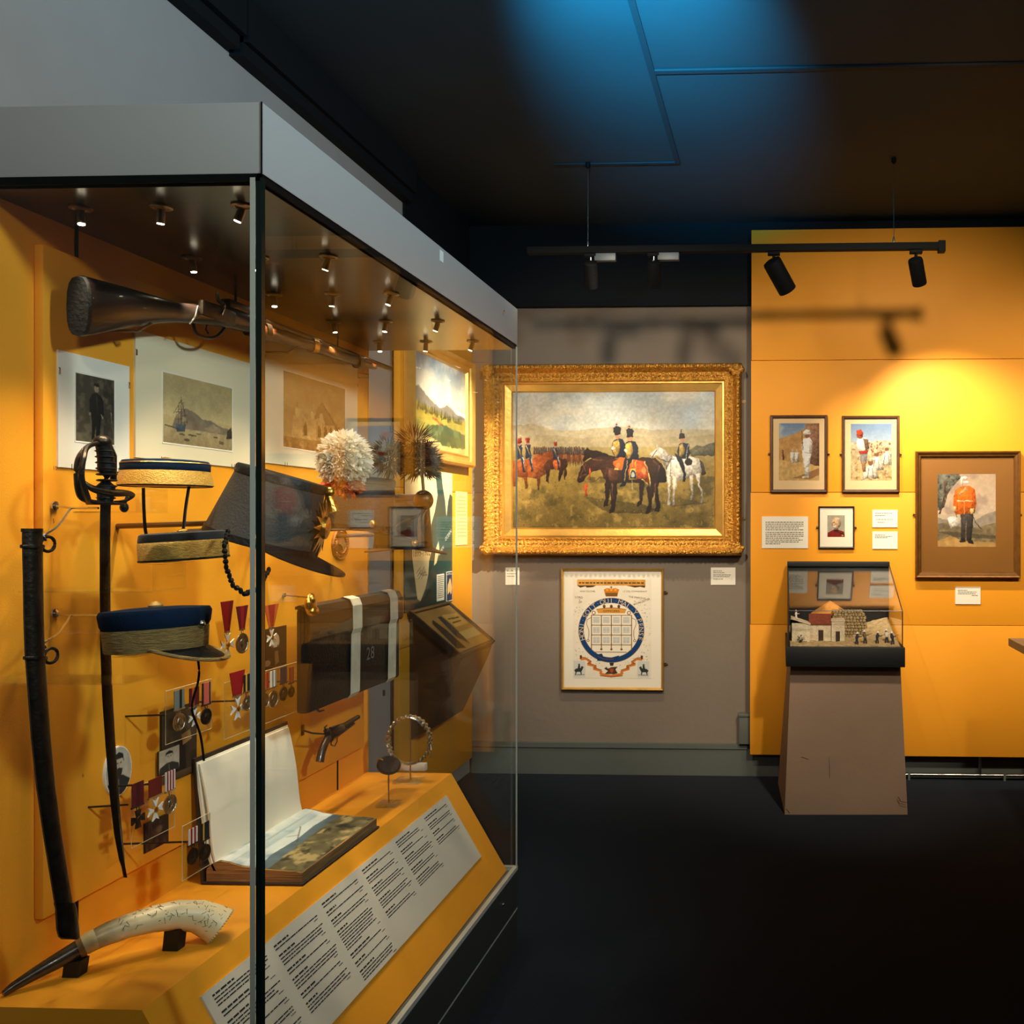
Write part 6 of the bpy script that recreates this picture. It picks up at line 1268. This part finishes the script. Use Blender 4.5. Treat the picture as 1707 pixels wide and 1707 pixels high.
P = [(bx0+(bx1-bx0)*f, ZD+.006+h) for f, h in hs]; poly = [(bx0, ZD+.006)]+P+[(bx1, ZD+.006)]
MB().prism([(x, by0, z) for x, z in poly], (0, by1-by0, 0)).build('page_block', PE, t, False)
W_, H_ = 150, 120
cv = Cv(W_, H_, (196, 206, 200)); cv.model = .4; cv.grad(0, (222, 224, 214), .3, (170, 186, 184)); cv.tint((cv.Y < .5)*1., (120, 144, 150), 4, .5, 5, .8); cv.tint((cv.Y < .45)*1., (232, 232, 224), 5, .55, 6, .8)
cv.poly([(0, .50), (.2, .44), (.5, .46), (.75, .42), (1, .44), (1, .6), (0, .66)], (84, 102, 108), .9, .15, 12); cv.poly([(0, .62), (.3, .58), (.6, .55), (1, .54), (1, 1), (0, 1)], (104, 96, 66), 1, .3, 12); cv.tint((cv.Y > .58)*1., (186, 164, 108), 8, .52, 7, .9); cv.tint((cv.Y > .62)*1., (44, 44, 34), 9, .56, 8, .8); cv.line([(.45, .5), (.6, .38), (.7, .30)], .008, (110, 100, 84)); cv.line([(.56, .42), (.5, .32)], .006, (110, 100, 84))
img = cv.out(); img = np.transpose(img, (1, 0, 2))[:, :]                                        # rows run along the spine
# page surface follows the curve of the leaves: sky toward the spine, ground toward the front edge
H, W = img.shape[:2]; me = bpy.data.meshes.new('painted_page'); fx = np.linspace(.07, .985, W); zz = np.interp(fx, [f for f, h in hs], [h for f, h in hs])+ZD+.0068
yy_ = np.linspace(by0+.006, by1-.006, H); V = np.stack([np.broadcast_to(bx0+(bx1-bx0)*fx, (H, W)), np.broadcast_to(yy_[:, None], (H, W)), np.broadcast_to(zz, (H, W))], -1).reshape(-1, 3) - np.array(t.location)
ix = np.arange(H*W).reshape(H, W); F_ = np.stack([ix[:-1, :-1], ix[:-1, 1:], ix[1:, 1:], ix[1:, :-1]], -1).reshape(-1, 4)
me.from_pydata(V.tolist(), [], F_.tolist()); at = me.color_attributes.new('Col', 'FLOAT_COLOR', 'POINT'); at.data.foreach_set('color', np.concatenate([img.reshape(-1, 3), np.ones((H*W, 1))], 1).astype(np.float32).ravel()); me.materials.append(PRINTM)
o = bpy.data.objects.new('painted_page', me); COL.objects.link(o); o.parent = t; WM[o.name] = WM[t.name].copy()
# standing leaf and cover leaning on the board
up_h = RX(420, 1232, -1.41).z-ZD; tp = BX+.018
MB().prism([(bx0-.012, by0-.004, ZD+.004), (tp-.012, by0-.004, ZD+up_h), (tp-.006, by0-.004, ZD+up_h), (bx0-.005, by0-.004, ZD+.004)], (0, by1-by0+.008, 0)).build('upper_cover', LE, t, False)
for k, (c0, c1, hh_) in enumerate(((.0, .006, .98), (.007, .011, .965))):
    mb = MB(); R1, R2 = [], []
    for i in range(13):
        f = i/12; x = bx0-.004+.022*math.exp(-f*7) + (tp-.006-bx0)*f*.98 + c0 + .008*math.sin(f*math.pi)*(k+.4); z = ZD+.032+(up_h*hh_-.036)*f
        R1.append((x, z)); R2.append((x+c1-c0, z))
    mb.prism([(x, by0+.004*k, z) for x, z in R1]+[(x, by0+.004*k, z) for x, z in R2[::-1]], (0, by1-by0-.008*k, 0)).build('standing_leaf', PG, t)

# --- engraved powder horn
hp = [(5, 1657, 5, 1.625), (22, 1645, 8, 1.64), (60, 1622, 11, 1.665), (95, 1602, 13.5, 1.69), (128, 1583, 15, 1.715), (140, 1577, 15, 1.723)]
hb = [(152, 1569, 17, 1.73), (180, 1556, 19, 1.75), (215, 1543, 20, 1.775), (255, 1532, 22, 1.8), (295, 1525, 24, 1.83), (330, 1527, 26, 1.855), (350, 1535, 28, 1.865), (366, 1544, 30, 1.872)]
def hpts(l): return [RY(x, y, Y) for x, y, r, Y in l], [r*Y/1500 for x, y, r, Y in l]
t = thing('powder_horn', 'cream engraved powder horn with dark tip lying on the deck', 'powder horn', RY(190, 1575, 1.78))
HORN = bpy.data.materials.new('engraved_horn'); HORN.use_nodes = True; nt = HORN.node_tree; bs_ = nt.nodes['Principled BSDF']; bs_.inputs['Roughness'].default_value = .35
tc = nt.nodes.new('ShaderNodeTexCoord'); sp_ = nt.nodes.new('ShaderNodeSeparateXYZ'); nz = nt.nodes.new('ShaderNodeTexNoise'); nz.inputs['Scale'].default_value = 22; nz.inputs['Detail'].default_value = 6
ad = nt.nodes.new('ShaderNodeMath'); ad.operation = 'MULTIPLY_ADD'; ad.inputs[1].default_value = .09
cr = nt.nodes.new('ShaderNodeValToRGB'); e = cr.color_ramp.elements; e[0].position = .0; e[0].color = (*lin((54, 50, 40)), 1); e[1].position = 1; e[1].color = (*lin((232, 214, 170)), 1); e.new(.20).color = (*lin((120, 110, 84)), 1); e.new(.36).color = (*lin((222, 200, 152)), 1)
mr = nt.nodes.new('ShaderNodeMapRange'); mr.inputs[1].default_value = -.01; mr.inputs[2].default_value = .30
nt.links.new(tc.outputs['Object'], sp_.inputs[0]); nt.links.new(tc.outputs['Object'], nz.inputs['Vector']); nt.links.new(nz.outputs['Fac'], ad.inputs[0]); nt.links.new(sp_.outputs['X'], ad.inputs[2]); nt.links.new(ad.outputs[0], mr.inputs[0]); nt.links.new(mr.outputs[0], cr.inputs[0]); nt.links.new(cr.outputs[0], bs_.inputs['Base Color'])
P, R_ = hpts(hb); MB().tube(P, R_, 28, caps=False).build('horn_body', HORN, t)
d = (P[-1]-P[-2]).normalized(); MB().tube([P[-1]-d*.002, P[-1]+d*.001], [R_[-1]*.93, R_[-1]*.93], 28).build('mouth_plug', BLKLEATH, t)
u = d.cross(Vector((0, 0, 1))).normalized(); w2 = u.cross(d); mb = MB()
for k in range(40): a = 2*math.pi*k/40; mb.sphere(P[-1]+u*math.cos(a)*R_[-1]*1.0+w2*math.sin(a)*R_[-1]*1.0+d*.001, .0022, 6, 4)
mb.build('studded_rim', mat('horn_rim', (206, 184, 136), .5), t)
# engraved marks that stand on the camera-facing flank
mb = MB(); rng = random.Random(5)
for k in range(90):
    i = rng.uniform(1.5, 6.6); j = int(i); f = i-j; c = P[j].lerp(P[j+1], f); r = R_[j]*(1-f)+R_[j+1]*f; dd = (P[j+1]-P[j]).normalized(); uu = dd.cross(Vector((0, 0, 1))).normalized(); ww_ = uu.cross(dd)
    a = rng.uniform(-.2, 1.5); N_ = (uu*math.cos(a)+ww_*math.sin(a)); 
    if N_.y > 0: N_ = (-uu*math.cos(a)+ww_*math.sin(a)); 
    T_ = N_.cross(dd); q0 = c+N_*r*1.003; an = rng.uniform(0, 3.1); L = rng.uniform(.003, .011); mb.tube([q0, q0+(dd*math.cos(an)+T_*math.sin(an))*L], .00045, 4)
mb.build('engraving', mat('engraved_ink', (92, 78, 58), .8), t)
P2, R2_ = hpts(hp); MB().tube(P2+[P[0]], R2_+[R_[0]*.85], 20).build('horn_tip', mat('dark_horn', (48, 40, 30), .3, var=.5, vscale=30, coat=.3, stretch=(1, 6, 6)), t)
MB().tube([P2[-1]-d*.0, P[0], P[0]+(P[1]-P[0])*.3], [R2_[-1]*1.1, R_[0]*1.05, R_[0]*1.06], 24).build('collar', mat('pale_bone', (190, 176, 132), .4), t)
MB().tube([P2[-2]+(P2[-1]-P2[-2])*.2, P2[-1]], [R2_[-2]*1.15, R2_[-1]*1.22], 24).build('collar_ring', mat('brown_bone', (112, 84, 48), .4), t)
for px, pb, Yk, lab, cc_ in ((290, 1587, 1.825, 'black wooden wedge under the wide end of the powder horn', 1545), (125, 1630, 1.712, 'black wooden wedge under the dark tip of the powder horn', 1597)):
    x = RY(px, 1580, Yk).x; zt_ = RY(px, cc_, Yk).z; tt = thing('support_wedge', lab, 'support', (x, Yk, ZD), 'wedges under the powder horn')
    MB().prism([(x-.016, Yk-.013, ZD), (x+.016, Yk-.013, ZD), (x+.021, Yk-.013, zt_), (x-.012, Yk-.013, zt_-.004)], (0, .024, 0)).build('block', BLKBOX, tt, False)

# --- bangle and watch on pins
cz = RZ(686, 1303, ZD); c = RY(682, 1234, cz.y); rad = .088
t = thing('silver_bangle', 'open silver chain bangle standing upright on a clear stand', 'bangle', (c.x, c.y, ZD), None)
rx_, rz_ = 36*cz.y/1500, 40*cz.y/1500; mb = MB()
MB().tube([c+Vector((rx_*math.cos(a), .004*math.sin(a), rz_*math.sin(a))) for a in [math.radians(60+k*240/24) for k in range(5, 25)]], .004, 8, flat=.010).build('inner_band', SILVER, t)
for k in range(46):
    a = math.radians(-60+k*280/45); p = c+Vector((rx_*math.cos(a), .0, rz_*math.sin(a))); mb.sphere(p+Vector((0, .006*(-1)**k, 0)), (.007, .010, .007), 8, 5)
mb.build('chain_links', SILVER, t)
MB().tube([c+Vector((rx_*.96*math.cos(a), 0, rz_*1.0*math.sin(a))) for a in [math.radians(40+k*10) for k in range(9)]], .006, 8, flat=.016).build('engraved_plate', STEEL, t)
MB().tube([c+Vector((rx_, 0, -.005)), c+Vector((rx_+.008, -.01, -.03)), c+Vector((rx_+.004, -.012, -.055))], .003, 6).build('safety_chain', SILVER, t)
PIN = mat('brass_pin', (186, 150, 90), .3, metal=.9)
MB().tube([(c.x+.004, c.y, ZD+.008), (c.x+.004, c.y, c.z+rz_-.004)], .0025, 8).build('stand_pin', PIN, t)
MB().bbox((c.x-.045, c.y-.035, ZD), (c.x+.045, c.y+.035, ZD+.009), .002).build('stand_base', ACRYL, t)
a = RZ(690, 1284, ZD); tag(MB().bbox((a.x-.05, a.y-.012, ZD), (a.x+.045, a.y+.012, ZD+.026), .003).build('white_block', CARD), 'small white block on the deck behind the silver bangle', 'block')
cz = RZ(648, 1343, ZD); c = RY(648, 1276, cz.y)
t = thing('pocket_watch', 'dark pocket watch with a gold rim on a thin pin stand', 'watch', (cz.x, cz.y, ZD))
ax = Vector((.35, -.55, .75)).normalized()
MB().lathe([(.0, -.010), (.026, -.008), (.034, 0), (.034, .003), (.030, .007), (.0, .009)], 28, c, ax).build('watch_case', DKM, t)
MB().tube([c+Vector((-.026, 0, .006))+Vector((.010*math.cos(2*math.pi*k/14), .0, .014*math.sin(2*math.pi*k/14))) for k in range(14)], .003, 6, closed=True).build('bow_ring', GOLD, t)
MB().lathe([(.034, -.001), (.036, .001), (.034, .004)], 28, c, ax, caps=False).build('rim', ROD, t)
MB().tube([(cz.x, cz.y, ZD+.01), tuple(c-ax*.008)], .0022, 8).build('stand_pin', PIN, t); MB().bbox((cz.x-.032, cz.y-.026, ZD), (cz.x+.032, cz.y+.026, ZD+.011), .002).build('stand_base', ACRYL, t)

# --- long text panel on the sloping front of the deck
sx_, sz_ = -.962+1.16, .272-.612; sl_len = math.hypot(sx_, sz_); dn = Vector((sx_, 0, sz_)).normalized(); nn = Vector((-sz_, 0, sx_)).normalized()
def on_slope(px, py):
    d_ = _ray(px, py); k = (Vector((-1.16, 0, .612))-Vector((0, 0, CAMZ))).dot(nn)/d_.dot(nn); p = Vector((0, 0, CAMZ))+d_*k
    return p.y, (p-Vector((-1.16, 0, .612))).dot(dn)
c1, c2, c3 = on_slope(740, 1327), on_slope(802, 1427), on_slope(333, 1665)
print('label corners', c1, c2, c3)
ya_, yb_ = c3[0], (c1[0]+c2[0])/2; s0, s1 = (c1[1]+c3[1])/2, c2[1]
slp = Pl(Vector((-1.16, 0, .612)), (0, 1, 0), -dn, nn)
t = thing('text_panel', 'long pale text panel on the sloping orange front inside the case', 'label panel', slp.p((ya_+yb_)/2, -s1, 0))
pbox(MB(), slp, ya_, yb_, -s1, -s0, .0005, .005).build('board', LABELM, t, False)
mb = MB(); rt = random.Random(11); cols_ = 6; Wd = yb_-ya_; hgt = s1-s0; pitch = Wd*.985/cols_; lh = .0052
colh = [.80, .80, .86, .72, .62, .46]
for c in range(cols_):
    a0 = ya_+Wd*.018+pitch*c; a1 = a0+pitch*.88; b = -s0-.014 - (.0 if c != 1 else .004); lim = -s0-hgt*colh[c]
    while b > lim:
        greek(mb, slp, a0-.006, a0-.003, b, lh*.6, .0056); greek(mb, slp, a0, a0+pitch*rt.uniform(.22, .5), b, lh*.78, .0056, 5); b -= lh*1.55
        for l in range(rt.choice([1, 1, 2, 2, 3, 7] if c in (2, 3) else [1, 1, 2, 2, 3])):
            if b < -s1+.012: break
            greek(mb, slp, a0, a0+(a1-a0)*(rt.uniform(.8, 1.0) if l < 6 else .4), b, lh*.55, .0056, 9); b -= lh*1.35
        greek(mb, slp, a1-.03, a1-.012, b, lh*.35, .0056); b -= lh*1.6
mb.build('printed_text', INK, t, False)
# number tags on the board
mb_spots = [((92, 780), '10'), ((89, 868), '5'), ((138, 1292), '6')]
for (px, py), s_ in mb_spots:
    p = RX(px, py, BX); mb = MB(); text(mb, SIDEPL(BX).at(p.y, p.z), s_, 0, 0, .012, 0, .0006)
    o = mb.build('number_decal', mat('red_brown_ink', (140, 60, 20), .7), case, False)
# cleanup
for o in bpy.data.objects:
    if o.type == 'EMPTY' and not o.children: print('empty without parts', o.name)
